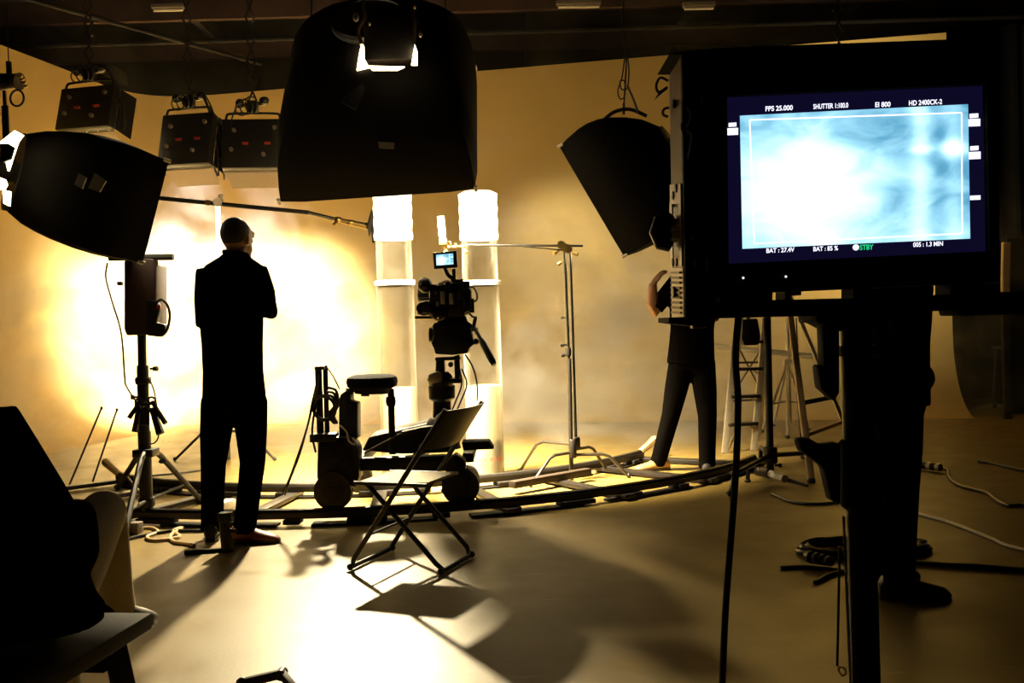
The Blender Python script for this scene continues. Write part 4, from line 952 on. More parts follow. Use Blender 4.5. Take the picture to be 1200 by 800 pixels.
# ---------------------------------------------------------------- ladder and stands at the right
def ladder():
    d = 8.6
    P = lambda px, py, dd=0.0: at(px, py, d + dd)
    base = fl(866, 531)
    t = thing('step_ladder', 'pale aluminium step ladder with flat rungs behind the man at the right', 'ladder', (base.x, base.y, 0))
    y0 = base.y
    L0, L1 = fl(849, 531), P(868, 330, .35); R0, R1 = fl(883, 528), P(901, 330, .35)
    up = (0, 1, 0)
    MB().bar(L0, L1, 0.055, 0.03, up).build('front_rail', M['alu'], t, bevel=0.004)
    MB().bar(R0, R1, 0.055, 0.03, up).build('front_rail', M['alu'], t, bevel=0.004)
    bl0, br0 = fl(872, 520) + Vector((0, .55, 0)), fl(905, 517) + Vector((0, .5, 0))
    bl0.z = br0.z = 0
    MB().bar(bl0, L1 + Vector((0.05, .1, 0)), 0.04, 0.025, up).build('rear_rail', M['alu'], t, bevel=0.004)
    MB().bar(br0, R1 + Vector((0.05, .1, 0)), 0.04, 0.025, up).build('rear_rail', M['alu'], t, bevel=0.004)
    for k in range(6):
        f = 0.10 + 0.155 * k
        if k == 0: f = 0.165
        a, b = L0.lerp(L1, 0.16 + 0.16 * k), R0.lerp(R1, 0.16 + 0.16 * k)
        if (0.16 + 0.16 * k) > 1: break
        MB().bar(a, b, 0.09, 0.028).build('step', M['steel'], t, bevel=0.003)
        if k in (0, 1, 2):
            MB().tube([a.lerp(b, 0.72) + Vector((0, 0, -0.01)), a.lerp(b, .9) + Vector((0, 0, -0.05)), b + Vector((0, 0, -0.16))], 0.010, 6).build('step_brace', M['alu'], t)
            if k == 0: MB().tube([a.lerp(b, 0.4) + Vector((0, 0, -0.01)), a.lerp(b, .12) + Vector((0, 0, -0.16)), a + Vector((0.02, 0.1, -0.24))], 0.010, 6).build('step_brace', M['alu'], t)
    for f in (0.25, 0.5): MB().bar(bl0.lerp(L1, f), br0.lerp(R1, f), 0.03, 0.02).build('rear_stretcher', M['steel'], t)
    MB().cyl(bl0.lerp(L1, 0.3), br0.lerp(R1, 0.62), 0.008, n=8).build('diagonal_brace', M['steel'], t)
    MB().cyl(bl0.lerp(L1, 0.62), br0.lerp(R1, 0.3), 0.008, n=8).build('diagonal_brace', M['steel'], t)
    tp = (L1 + R1) / 2 + Vector((0, 0.05, 0.0)); MB().box(tp, (0.42, 0.22, 0.04)).build('top_cap', M['alu'], t, bevel=0.006)
ladder()

def white_bar():
    o = MB().cyl(at(836, 405, 9.60), at(968, 419, 9.55), 0.028, n=14).build('pale_pole', M['white'])
    tag(o, 'long pale pole lying slanted across the ladder and the tripod stand', 'pole')
white_bar()

def roller_stand():
    b = fl(903, 562); d = b.y
    t = thing('roller_stand', 'dark stand with flat low legs between the ladder and the monitor post', 'stand', (b.x, b.y, 0))
    P = lambda px, py, dd=0.0: at(px, py, d + dd)
    MB().cyl((b.x, b.y, 0.015), P(899, 372), 0.028, n=12).build('lower_column', M['darksteel'], t)
    MB().cyl(P(899, 376), P(893, 250), 0.022, n=12).build('upper_column', M['darksteel'], t)
    MB().lathe([(0.045, -0.06), (0.05, -0.05), (0.05, 0.05), (0.04, 0.06)], P(903, 533), (0, 0, 1)).build('leg_collar', M['darksteel'], t)
    for q, m in ((fl(891, 543), 'leg'), (fl(985, 549), 'leg'), (fl(856, 582), 'leg')):
        a = P(903, 533); e = Vector((q.x, q.y, 0.012)); k = e.lerp(a, 0.12); k.z = a.z - 0.04
        MB().tube([a, k, k.lerp(e, .25), e], 0.019, 8).build('leg', M['darksteel'], t)
        MB().ell(e + Vector((0, 0, 0.014)), (0.03, 0.03, 0.024), nu=8, nv=6).build('rubber_foot', M['rubber'], t)
    g = MB(); g.slab([(870, 374), (888, 373), (892, 395), (889, 404), (872, 405), (869, 396)], d - 0.10, 0.12); g.build('black_weight', M['black'], t, bevel=0.01)
    MB().tube([P(877, 372), P(875, 384), P(872, 390)], 0.014, 8).build('hook', M['redwood'], t)
    mb = MB(); knob(mb, P(908, 545), (1, -.3, 0)); mb.build('lock_knob', M['darksteel'], t)
roller_stand()

def wood_tripod():
    d = 8.3
    P = lambda px, py, dd=0.0: at(px, py, d + dd)
    b = fl(952, 552)
    t = thing('wooden_tripod', 'tall pale wooden tripod with dark spreader behind the monitor post', 'tripod', (b.x, b.y, 0))
    up = (0, 1, 0)
    top = P(923, 345, .08)
    a = fl(951, 566); MB().bar(a, top, 0.05, 0.03, up).build('leg', M['wood'], t, bevel=0.004)
    c = fl(1010, 545); MB().bar(c, top + Vector((.03, .05, 0)), 0.032, 0.024, up).build('leg', M['alu'], t, bevel=0.004)
    e = fl(942, 538); MB().bar(e, top + Vector((.05, .12, 0)), 0.03, 0.024, up).build('leg', M['darksteel'], t, bevel=0.004)
    MB().box(top + Vector((0.02, .05, 0.02)), (0.18, 0.16, 0.06)).build('tripod_head', M['darksteel'], t, bevel=0.006)
    MB().bar(a.lerp(top, .38), c.lerp(top, .38), 0.035, 0.02, up).build('spreader', M['darksteel'], t)
    MB().bar(a.lerp(top, .22), c.lerp(top, .24), 0.025, 0.03, up).build('spreader', M['wood'], t)
    MB().cyl(P(933, 372), P(938, 470, .1), 0.006, n=6).build('guy_wire', M['darksteel'], t)
    for q in (a, c, e): MB().ell(q + Vector((0, 0, 0.02)), (0.03, 0.03, 0.02), nu=8, nv=6).build('rubber_foot', M['rubber'], t)
wood_tripod()
def small_stand():
    b = fl(924, 500); d = b.y
    t = thing('small_stand', 'small pale tripod light stand farthest back by the backdrop', 'stand', (b.x, b.y, 0))
    P = lambda px, py, dd=0.0: at(px, py, d + dd)
    MB().cyl(P(926, 496), P(921, 330), 0.020, n=10).build('column', M['alu'], t)
    hub = P(923, 424)
    for q in (fl(893, 507), fl(923, 514), fl(948, 505), fl(906, 500)):
        MB().cyl(hub, q + Vector((0, 0, 0.015)), 0.016, n=8).build('leg', M['alu'], t)
        MB().cyl(P(924, 470), hub.lerp(q, .6), 0.008, n=6).build('brace', M['steel'], t)
        MB().ell(q + Vector((0, 0, 0.02)), (0.025, 0.025, 0.02), nu=8, nv=6).build('rubber_foot', M['rubber'], t)
    MB().box(hub, (0.09, 0.09, 0.06)).build('leg_crown', M['alu'], t, bevel=0.006)
small_stand()

def floor_lamp_spill():
    b = fl(905, 566)
    t = thing('floor_torch', 'bright shiny pale cylinder lying on dark clamps at the foot of the dark stand', 'torch', fl(912, 560))
    MB().cyl(fl(903, 555, .05), fl(920, 561, .05), 0.028, n=12).build('pale_tube', M['white'], t)
    MB().cyl(fl(888, 552, .05), fl(903, 555, .05), 0.034, n=12).build('dark_sleeve', M['darksteel'], t)
    MB().cyl(fl(920, 561, .04), fl(946, 569, .03), 0.016, 0.010, 10).build('tail', M['darksteel'], t)
    for k in range(3): MB().ell(fl(889 + 4 * k, 550, .09), (0.014, 0.014, 0.014), nu=8, nv=6).build('knob', M['sidelight'], t)
floor_lamp_spill()
def flag_frame():
    q = fl(880, 556)
    t = thing('bent_bracket', 'small bent dark bracket standing on the floor left of the dark stand', 'bracket', q)
    MB().tube([fl(876, 565), fl(876, 565) + Vector((0.01, 0, 0.10)), fl(886, 564) + Vector((0.02, 0, 0.15)), fl(890, 562) + Vector((0.02, 0, 0.14))], 0.016, 8).build('tube', M['darksteel'], t)
    MB().ell(fl(876, 565) + Vector((0, 0, 0.012)), (0.025, 0.025, 0.014), nu=8, nv=6).build('foot_cap', M['rubber'], t)
flag_frame()

# ---------------------------------------------------------------- field monitor close to the viewer
def monitor():
    d = 1.36
    P = lambda px, py, dd=0.0: at(px, py, d + dd)
    K = M['blackmatte']
    t = thing('field_monitor', 'large black field monitor with a bright bluish picture close at the right', 'monitor', P(985, 345))
    MB().slab([(845, 63), (1168, 50), (1172, 330), (848, 344)], d + 0.012, 0.09).build('housing', K, t, bevel=0.006)
    # raised frame round the glass
    out = [(845, 63), (1168, 50), (1172, 330), (848, 344)]; inn = [(852, 112), (1156, 98), (1160, 294), (854, 309)]
    for k in range(4):
        j = (k + 1) % 4
        MB().slab([out[k], out[j], inn[j], inn[k]], d - 0.004, 0.016).build('bezel', K, t, smooth=False)
    MB().slab(inn, d + 0.008, 0.003).build('glass', M['led'], t, smooth=False, label='dark blue lit screen border')
    q = [P(870, 291.5, .005), P(1137, 279.5, .005), P(1134.5, 122, .005), P(867, 135.5, .005)]
    o = MB().add(q, [(0, 1, 2, 3)]).build('screen_picture', M['screen'], t, smooth=False); uv(o, [(0, 0), (1, 0), (1, 1), (0, 1)])
    ln = [(878.5, 140.5), (1127, 132), (1127.5, 273.5), (884, 285.5)]
    for k in range(4):
        a, b = ln[k], ln[(k + 1) % 4]
        pa, pb = P(a[0], a[1], .003), P(b[0], b[1], .003)
        MB().bar(pa, pb, 0.0020, 0.0004, (0, 1, 0)).build('frame_line', M['text'], t, smooth=False)
    xd = (P(1137, 279.5) - P(870, 291.5)); yd = CU + CR * 0.01; px = d / FPX
    for body, x, y, w, h, m in (('FPS 25.000', 897, 130.5, 32, 6, 'text'), ('SHUTTER 1:100.0', 953, 128, 41, 6, 'text'), ('EI 800', 1025.5, 125.8, 18, 6, 'text'), ('HD 2400CK-2', 1065, 123.8, 39, 6, 'text'),
                                ('BAT : 27.4V', 898, 296.5, 33, 5.5, 'text'), ('BAT : 85 %', 953, 294.5, 29, 5.5, 'text'), ('STBY', 1007.5, 293, 16, 6.2, 'textgreen'), ('005 : 1.3 MIN', 1070, 289.5, 35, 5.5, 'text')):
        text('screen_text', body, P(x, y, .003), xd, yd, w * px, h * px, M[m], t)
    MB().cyl(P(1003, 289.8, .0005), P(1003, 289.8, .003), 0.0042, n=16).build('status_dot', M['text'], t)
    for x, y, w, h in ((858.5, 146, 9, 4.5), (858.5, 154, 13, 8), (1141.5, 135.5, 10, 5), (1142, 143.5, 13.5, 8.5), (1142, 173.5, 9.5, 5), (1142.5, 182, 13.5, 8.5), (1143, 231.5, 12, 5)):
        MB().slab([(x - w / 2, y - h / 2 + .3), (x + w / 2, y - h / 2 - .3), (x + w / 2, y + h / 2 - .3), (x - w / 2, y + h / 2 + .3)], d + .002, 0.001).build('screen_icon', M['text'], t, smooth=False)
    # side rack plate with ventilation, sockets and knob
    sp = MB()
    f0, f1, b0, b1 = P(799, 62), P(804, 375), P(784, 66, .11), P(789, 374, .11)
    MB().prism([f0, f1, b1, b0], (0.004, 0, 0)).build('side_plate', M['side'], t, smooth=False, label='grey brown side plate')
    MB().slab([(799, 62), (846, 60), (849, 345), (838, 348), (838, 374), (804, 375)], d - 0.012, 0.012).build('front_cheek', K, t, smooth=False)
    MB().slab([(784, 64), (800, 60), (846, 56), (1168, 44), (1168, 52), (846, 64), (800, 64)], d - .002, 0.11).build('top_plate', K, t, smooth=False)
    S_ = lambda u, py: f0.lerp(f1, (py - 62) / 313).lerp(b0.lerp(b1, (py - 62) / 313), u) + Vector((-0.001, 0, 0))
    def patch(u0, u1, y0, y1, m, name, th=0.003):
        MB().prism([S_(u0, y0), S_(u1, y0), S_(u1, y1), S_(u0, y1)], (-th, 0, 0)).build(name, m, t, smooth=False)
    patch(0.05, 0.9, 215, 238, M['sidelight'], 'side_bracket'); patch(0.05, 0.9, 302, 312, M['sidelight'], 'side_bracket')
    patch(0.75, 0.95, 236, 304, M['sidelight'], 'bracket_strip'); patch(0.05, 0.2, 236, 304, M['sidelight'], 'bracket_strip')
    patch(0.25, 0.7, 242, 262, M['black'], 'slot', .002); patch(0.25, 0.7, 284, 302, M['black'], 'slot', .002)
    for y, u in ((220, .35), (228, .6), (307, .4), (307, .7), (120, .45)): MB().cyl(S_(u, y), S_(u, y) + Vector((-0.005, 0, 0)), 0.006, n=10).build('screw', M['black'], t)
    patch(0.02, 0.95, 314, 373, M['sidelight'], 'vent_frame', .002)
    for k in range(9): patch(0.12, 0.85, 318 + 5.9 * k, 320.6 + 5.9 * k, M['grey'], 'vent_slat', .005)
    MB().cyl(S_(.5, 342), S_(.5, 342) + Vector((-0.008, 0, 0)), 0.008, n=12).build('screw', M['black'], t)
    for u, y in ((.2, 268), (.45, 270), (.7, 268), (.2, 277), (.45, 279), (.7, 277)): MB().cyl(S_(u, y), S_(u, y) + Vector((-0.012, 0, 0)), 0.005, n=8).build('socket', M['sidelight'], t)
    k0 = P(786, 268, .07); MB().tube([P(783, 250, .06), P(778, 258, .06), P(775, 272, .06), P(779, 284, .06), P(787, 288, .06)], [0.010, 0.015, 0.018, 0.016, 0.010], 10).cyl(P(778, 266, .06), P(790, 267, .06), 0.014).build('tally_knob', M['rubber'], t)
    for pts in ([(783, 95, .1), (774, 91, .1), (769, 100, .1), (772, 108, .1), (782, 102, .1)], [(784, 126, .1), (778, 128, .1), (777, 134, .1), (783, 137, .1)]):
        MB().tube(curve_pts([P(*p) for p in pts], 5), 0.0022, 6).build('cable_loop', M['rubber'], t)
    MB().slab([(783, 104), (767, 117), (769, 113), (775, 105)], d + .09, .006).build('metal_flap', M['steel'], t, smooth=False)
    for pts in ([(804, 126), (808, 132), (807, 142), (803, 150)], [(803, 152), (809, 158), (808, 170), (805, 186)]):
        MB().tube(curve_pts([P(x, y, -.016) for x, y in pts], 5), 0.0022, 6).build('white_cable', M['sidelight'], t)
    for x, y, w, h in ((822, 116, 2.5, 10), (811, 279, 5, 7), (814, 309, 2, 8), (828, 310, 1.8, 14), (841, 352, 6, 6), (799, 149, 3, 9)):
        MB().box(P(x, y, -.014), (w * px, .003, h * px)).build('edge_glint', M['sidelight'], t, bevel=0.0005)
    MB().slab([(811, 377), (825, 376.5), (826, 384.5), (812, 385)], d, 0.02).build('name_tag', M['sidelight'], t, bevel=0.001)
    for x, y in ((871, 325.5), (921, 324)): MB().ell(P(x, y, -.006), (.0016, .0016, .0016), nu=8, nv=6).build('indicator_lamp', M['text'], t)
    MB().slab([(784, 372), (838, 370), (838, 377), (830, 384), (784, 378)], d - .002, .10).build('bottom_plate', K, t, smooth=False)
    for x0, x1, y in ((838, 905, 346), (920, 926, 346), (1000, 1084, 342), (1114, 1172, 337)):
        MB().slab([(x0, y - 4), (x1, y - 5), (x1, y + 9), (x0, y + 10)], d + .02, .05).build('rubber_foot', K, t, smooth=False)

    # stand
    s = thing('monitor_stand', 'thick black post with a shelf carrying the field monitor', 'stand', Vector((P(1003, 375, .05).x, d + .05, 0)))
    MB().slab([(836, 353), (1000, 349), (1215, 341), (1215, 360), (1000, 368), (960, 370), (836, 373)], d + .0, .14).build('shelf', K, s, bevel=0.003)
    MB().slab([(957, 368), (1040, 366), (1038, 380), (1026, 386), (985, 388), (966, 378), (957, 378)], d + .01, .09).build('shelf_bracket', K, s, bevel=0.003)
    MB().slab([(1120, 362), (1215, 358), (1215, 368), (1122, 370)], d + .03, .06).build('accessory_tray', K, s, bevel=0.003)
    c = d + .05
    Q = lambda px_, py: at(px_, py, c)
    MB().cyl(Q(1003, 376), Q(1008, 565), 0.0225, n=20).build('upper_column', M['black'], s)
    MB().lathe([(0.023, -.008), (0.0275, -.006), (0.0275, .006), (0.023, .008)], Q(1004, 411), (0, 0, 1)).build('column_ring', M['black'], s)
    bb = Q(1008, 565); MB().cyl(bb, Vector((bb.x + .004, bb.y, 0.10)), 0.0205, n=20).build('lower_column', M['black'], s)
    e0 = Q(988.5, 605); MB().cyl(e0, Vector((e0.x + .012, e0.y - .005, 0.18)), 0.0022, n=8).build('bright_rod', M['white'], s)
    MB().cyl(Q(984, 640), Q(981, 780), 0.002, n=6).build('thin_rod', M['black'], s)
    MB().torus(Q(987, 786), (1, .8, 0), 0.006, 0.0018, 14, 6).build('rod_ring', M['brass'], s)
    MB().slab([(964, 381), (975, 377), (984, 380), (984, 460), (978, 470), (970, 462), (962, 455), (959, 430), (962, 427), (966, 430), (965, 400)], c - .03, .03).build('tilt_lever', K, s, bevel=0.004)
    MB().slab([(936, 515), (950, 514), (963, 522), (986, 519), (986, 590), (975, 588), (966, 548), (950, 536), (940, 530)], c - .035, .03).build('lock_lever', K, s, bevel=0.004)
    MB().lathe([(0.024, -.05), (0.029, -.045), (0.029, .045), (0.024, .05)], Q(1008, 555), (0, 0, 1)).build('lock_collar', K, s)
    for k in range(3):
        a = R(40 + 120 * k); f = Vector((bb.x + math.cos(a) * .42, bb.y + math.sin(a) * .42, 0.03))
        MB().tube([Vector((bb.x, bb.y, .30)), f], 0.016, 8).build('leg', K, s)
        MB().lathe([(0.02, -.012), (0.03, -.012), (0.03, .012), (0.02, .012)], (f.x, f.y, 0.03), (math.sin(a), -math.cos(a), 0)).build('caster', M['rubber'], s)
    tag(MB().tube(curve_pts([P(865, 372, .01), P(862, 420, .0), P(865, 470, 0), P(863, 540, .0), P(859, 600, 0), P(855, 650, 0), P(850, 720, 0), P(847, 790, 0), P(846, 830, 0), P(850, 1000, 0.02)], 6), 0.0048, 8).build('monitor_cable', M['rubber']), 'black cable hanging straight down from the field monitor', 'cable')
monitor()
# ---------------------------------------------------------------- people
def hand(mb, w, d, n, side, curl=0.4, k=1.0):
    """five fingered hand: w wrist, d pointing direction, n out of the back of the hand, side +1/-1 where the thumb leaves"""
    d = Vector(d).normalized(); n = Vector(n); n = (n - d * n.dot(d)).normalized(); x = d.cross(n) * side
    Rm = Matrix((x, d, n)).transposed()
    mb.tube([w - d * .02, w + d * .03 * k], [0.027 * k, 0.030 * k], 10, flat=0.75)
    mb.ell(w + d * .055 * k, (0.041 * k, 0.052 * k, 0.017 * k), Rm, 12, 8)
    for i, (off, l) in enumerate(((.030, .074), (.010, .082), (-.010, .077), (-.030, .060))):
        b = w + d * .085 * k + x * off * k
        c = curl * (1 + .12 * i)
        p1 = b + (d * math.cos(c * .5) - n * math.sin(c * .5)) * l * .45 * k
        p2 = p1 + (d * math.cos(c * 1.3) - n * math.sin(c * 1.3)) * l * .32 * k
        p3 = p2 + (d * math.cos(c * 2) - n * math.sin(c * 2)) * l * .24 * k
        mb.tube([b - d * .02 * k, b, p1, p2, p3], [.0095 * k, .0095 * k, .0088 * k, .008 * k, .0066 * k], 8)
    b = w + d * .028 * k + x * .026 * k
    p1 = b + (x * .75 + d * .66 - n * .2) * .036 * k; p2 = p1 + (x * .35 + d * .9 - n * .3) * .032 * k
    mb.tube([b, p1, p2], [.013 * k, .011 * k, .0085 * k], 8)

def person(name, label, J, shirt, trousers, shoe, hairm, sleeve='short', vox=0.009, build_=1.0, tr_w=1.0, chest_w=0.175, waist_w=0.15):
    V = {k: (Vector(v) if not isinstance(v, (int, float, tuple)) or isinstance(v, Vector) else v) for k, v in J.items()}
    pel, chest, neck, hd = V['pelvis'], V['chest'], V['neck'], V['head']
    t = thing(name, label, 'person', V['root'])
    yaw = J['head_yaw']; fw = Vector((math.sin(yaw), math.cos(yaw), J.get('head_pitch', 0.0))).normalized()
    hx = fw.cross(Vector((0, 0, 1))).normalized(); hz = hx.cross(fw)
    Hm = Matrix((hx, fw, hz)).transposed()
    H = lambda x, y, z: hd + Hm @ Vector((x, y, z))
    ac = (V['sh_r'] - V['sh_l']).normalized(); hpx = (V['hip_r'] - V['hip_l']).normalized()
    def torso(mb, g, bottom=True):
        rings = []; n = 24
        sp = [(pel + (pel - chest) * .22, .150, .10, 0), (pel, .168, .118, 0), (pel.lerp(chest, .33), waist_w, .108, .33), (pel.lerp(chest, .66), chest_w * .95, .115, .66), (chest, chest_w, .118, 1),
              (chest.lerp(neck, .45), chest_w * 1.02, .108, 1), (chest.lerp(neck, .72), chest_w * .86, .085, 1), (chest.lerp(neck, .9), .085, .07, 1), (neck, .062, .062, 1)]
        if not bottom: sp = sp[2:]
        for c, a, b, k in sp:
            x = hpx.lerp(ac, k).normalized(); up = (neck - pel).normalized(); y = up.cross(x).normalized()
            rings.append([c + x * math.cos(2 * math.pi * j / n) * (a + g) * build_ + y * math.sin(2 * math.pi * j / n) * (b + g) * build_ for j in range(n)])
        mb.ring_loft(rings)
    def limb(mb, pts, rs, g): mb.tube(pts, [r * build_ + g for r in rs], 14)
    sides = ('l', 'r')
    body = MB(); torso(body, -.012)
    limb(body, [neck - (neck - chest) * .3, neck, hd - hz * .06], [.062, .058, .058], 0)
    body.ell(hd + hz * .018 - fw * .008, (.076, .096, .100), Hm, 20, 14)
    body.ell(H(0, .030, -.050), (.058, .062, .066), Hm, 16, 12)
    body.tube([H(0, .088, .028), H(0, .106, -.008), H(0, .100, -.020)], [.010, .016, .014], 8)
    body.ell(H(0, .082, -.052), (.026, .014, .014), Hm, 10, 8); body.ell(H(0, .074, -.098), (.026, .020, .018), Hm, 10, 8)
    body.tube([H(-.05, .078, .034), H(0, .090, .036), H(.05, .078, .034)], [.012, .014, .012], 8)
    for s_ in (-1, 1): body.ell(H(s_ * .078, -.005, -.012), (.010, .022, .034), Hm, 8, 8)
    for s_ in sides:
        sh, el, wr = V['sh_' + s_], V['el_' + s_], V['wr_' + s_]
        limb(body, [sh.lerp(chest, .25), sh, sh.lerp(el, .45), el, el.lerp(wr, .3), wr], [r * J.get('arm_w', 1.0) for r in (.055, .056, .048, .041, .042, .028)], 0)
        hd_, nn, sd, cu = J['hand_' + s_]; hand(body, wr, hd_, nn, sd, cu)
        hp, kn, an = V['hip_' + s_], V['kn_' + s_], V['an_' + s_]
        limb(body, [hp + Vector((0, 0, .05)), hp, hp.lerp(kn, .5), kn, kn.lerp(an, .35), an], [.08, .088, .074, .054, .054, .038], 0)
        td = Vector(J['toe_' + s_]).normalized(); limb(body, [an, an + Vector((0, 0, -.03)), an + td * .08 + Vector((0, 0, -.05))], [.038, .036, .030], 0)
    body.build('body', M['skin'], t, remesh=vox, relax=3)
    for s_ in (-1, 1):
        MB().ell(H(s_ * .033, .083, .018), (.0125, .010, .010), Hm, 10, 8).build('eye', M['eye'], t)
    MB().ell(H(0, .0945, -.052), (.022, .006, .006), Hm, 10, 6).build('mouth', M['lip'], t)
    if hairm:
        MB().ell(hd + hz * .030 - fw * .022, (.0795, .090, .094), Hm, 20, 14).build('hair', hairm, t)
    # trousers
    tr = MB(); rings = []; n = 24
    for c, a, b in ((pel + (chest - pel) * .22, waist_w + .006, .112), (pel + (chest - pel) * .05, .172, .122), (pel + (pel - chest) * .14, .172, .120), (pel + (pel - chest) * .30, .150, .105)):
        y = Vector((0, 0, 1)).cross(hpx).normalized()
        rings.append([c + hpx * math.cos(2 * math.pi * j / n) * a * build_ + y * math.sin(2 * math.pi * j / n) * b * build_ for j in range(n)])
    tr.ring_loft(rings)
    for s_ in sides:
        hp, kn, an = V['hip_' + s_], V['kn_' + s_], V['an_' + s_]
        limb(tr, [hp + Vector((0, 0, .04)), hp, hp.lerp(kn, .5), kn, kn.lerp(an, .4), an.lerp(kn, .12), an + (an - kn).normalized() * .035], [r * tr_w for r in (.085, .100, .090, .072, .068, .064, .066)], 0)
    tr.build('trousers', trousers, t, remesh=.011, relax=4)
    # shirt
    st = MB(); torso(st, .012, False)
    lo = pel.lerp(chest, -.20); n = 24; x = hpx; y = Vector((0, 0, 1)).cross(x).normalized()
    st.ring_loft([[c + x * math.cos(2 * math.pi * j / n) * a * build_ + y * math.sin(2 * math.pi * j / n) * b * build_ for j in range(n)] for c, a, b in ((lo, .184, .132), (pel.lerp(chest, .15), .172, .125), (pel.lerp(chest, .45), waist_w + .016, .122))])
    if 'hem' in J:
        a, b, dz = J['hem']
        st.ring_loft([[c + x * math.cos(2 * math.pi * j / n) * p + y * math.sin(2 * math.pi * j / n) * q for j in range(n)] for c, p, q in ((pel + Vector((0, 0, dz)), a, b), (pel.lerp(chest, .3), a * 1.02, b), (pel.lerp(chest, .8), chest_w + .01, .135))])
    for s_ in sides:
        sh, el, wr = V['sh_' + s_], V['el_' + s_], V['wr_' + s_]
        if sleeve == 'short': limb(st, [sh.lerp(chest, .3), sh, sh.lerp(el, .5), sh.lerp(el, .85)], [.066, .070, .064, .062], 0)
        else: limb(st, [sh.lerp(chest, .3), sh, sh.lerp(el, .5), el, el.lerp(wr, .5), wr.lerp(el, .06)], [r * J.get('sleeve_w', 1.0) for r in (.068, .072, .064, .056, .048, .040)], 0)
    st.build('jacket' if 'hem' in J else 'shirt', shirt, t, remesh=.011, relax=4)
    cz = MB().torus(neck + (neck - chest).normalized() * .005, neck - chest, .064 * build_, .014, 20, 8); cz.build('collar', shirt, t)
    for s_ in sides:
        an = V['an_' + s_]; td = Vector(J['toe_' + s_]); td = (td / td.length); x = td.cross(Vector((0, 0, 1))).normalized(); up = x.cross(td)
        foot = an - up * J.get('an_h', .085); rings = []
        for f, a, b, h0 in ((-.085, .026, .030, .035), (-.070, .038, .046, .048), (-.03, .042, .056, .056), (.02, .042, .052, .052), (.08, .047, .036, .036), (.14, .048, .028, .028), (.185, .036, .020, .022), (.20, .018, .010, .018)):
            rings.append([foot + td * f + x * a * math.cos(q) + up * (h0 + b * math.sin(q)) for q in [2 * math.pi * j / 16 for j in range(16)]])
        m = shoe[0] if isinstance(shoe, tuple) and s_ == 'l' else (shoe[1] if isinstance(shoe, tuple) else shoe)
        so = MB().ring_loft(rings).build('shoe', m, t)
        so2 = MB().ring_loft([[foot + td * f + x * a + up * z for a, z in ((-w, .002), (w, .002), (w, .02), (-w, .02))] for f, w in ((-.088, .026), (-.06, .038), (0, .042), (.08, .048), (.14, .048), (.19, .03), (.205, .012))]).build('sole', M['rubber'], so)
    return t

def man_left():
    d = 5.62
    P = lambda px, py, dd=0.0: at(px, py, d + dd)
    fl_, fr = fl(243, 630), fl(295, 630)
    J = dict(root=(P(268, 500).x, d, 0), pelvis=P(274, 452), chest=P(270, 345), neck=P(276, 298), head=P(279, 280, .02), head_yaw=R(28),
             sh_l=P(243, 322), sh_r=P(303, 322), el_l=P(238, 376, .10), el_r=P(317, 364, .10), wr_l=P(284, 362, .24), wr_r=P(262, 352, .24),
             hand_l=((1, .05, .25), (0, 1, 0), 1, .5), hand_r=((-1, .05, -.1), (0, 1, 0), -1, .5),
             hip_l=P(256, 470), hip_r=P(293, 470), kn_l=P(250, 545, .03), kn_r=P(296, 543, -.02), an_l=Vector((P(244, 612).x, d + .05, .085)), an_r=Vector((P(290, 612).x, d - .08, .085)),
             toe_l=(-.15, 1, 0), toe_r=(.97, -.1, 0))
    person('person', 'person in black seen from behind with crossed arms and legs apart, head shaved', J, M['shirt'], M['jeans'], (M['shoe'], M['redshoe']), M['hair'], 'long', build_=1.0, tr_w=1.0, chest_w=.178, waist_w=.158)
man_left()

def man_right():
    P = lambda px, py, d=7.5: at(px, py, d)
    aL, aR = fl(768, 551), fl(829, 556)
    J = dict(root=(P(800, 500).x, 7.5, 0), pelvis=P(810, 412), chest=P(813, 345), neck=P(815, 312), head=P(814, 294), head_yaw=R(-35),
             sh_l=P(792, 331), sh_r=P(838, 331), el_l=P(764, 366), el_r=P(836, 372, 7.66), wr_l=P(765, 333, 7.45), wr_r=P(812, 380, 7.78),
             arm_w=1.18, hand_l=((.62, .1, .78), (-.75, -.35, .6), -1, .35), hand_r=((-.9, .1, -.3), (0, -1, 0), 1, .5),
             hip_l=P(799, 424), hip_r=P(823, 424), kn_l=P(786, 487, 7.6), kn_r=P(829, 488, 7.42), an_l=Vector((aL.x + .03, aL.y, .085)), an_r=Vector((aR.x, aR.y, .085)),
             toe_l=(-1, -.15, 0), toe_r=(.25, 1, 0))
    person('person', 'person in black with one bare forearm raised, standing between the rails by the ladder', J, M['shirt'], M['jeans'], (M['tanshoe'], M['shoe']), M['hair'], 'short', vox=.0075, chest_w=.175, waist_w=.15)
man_right()

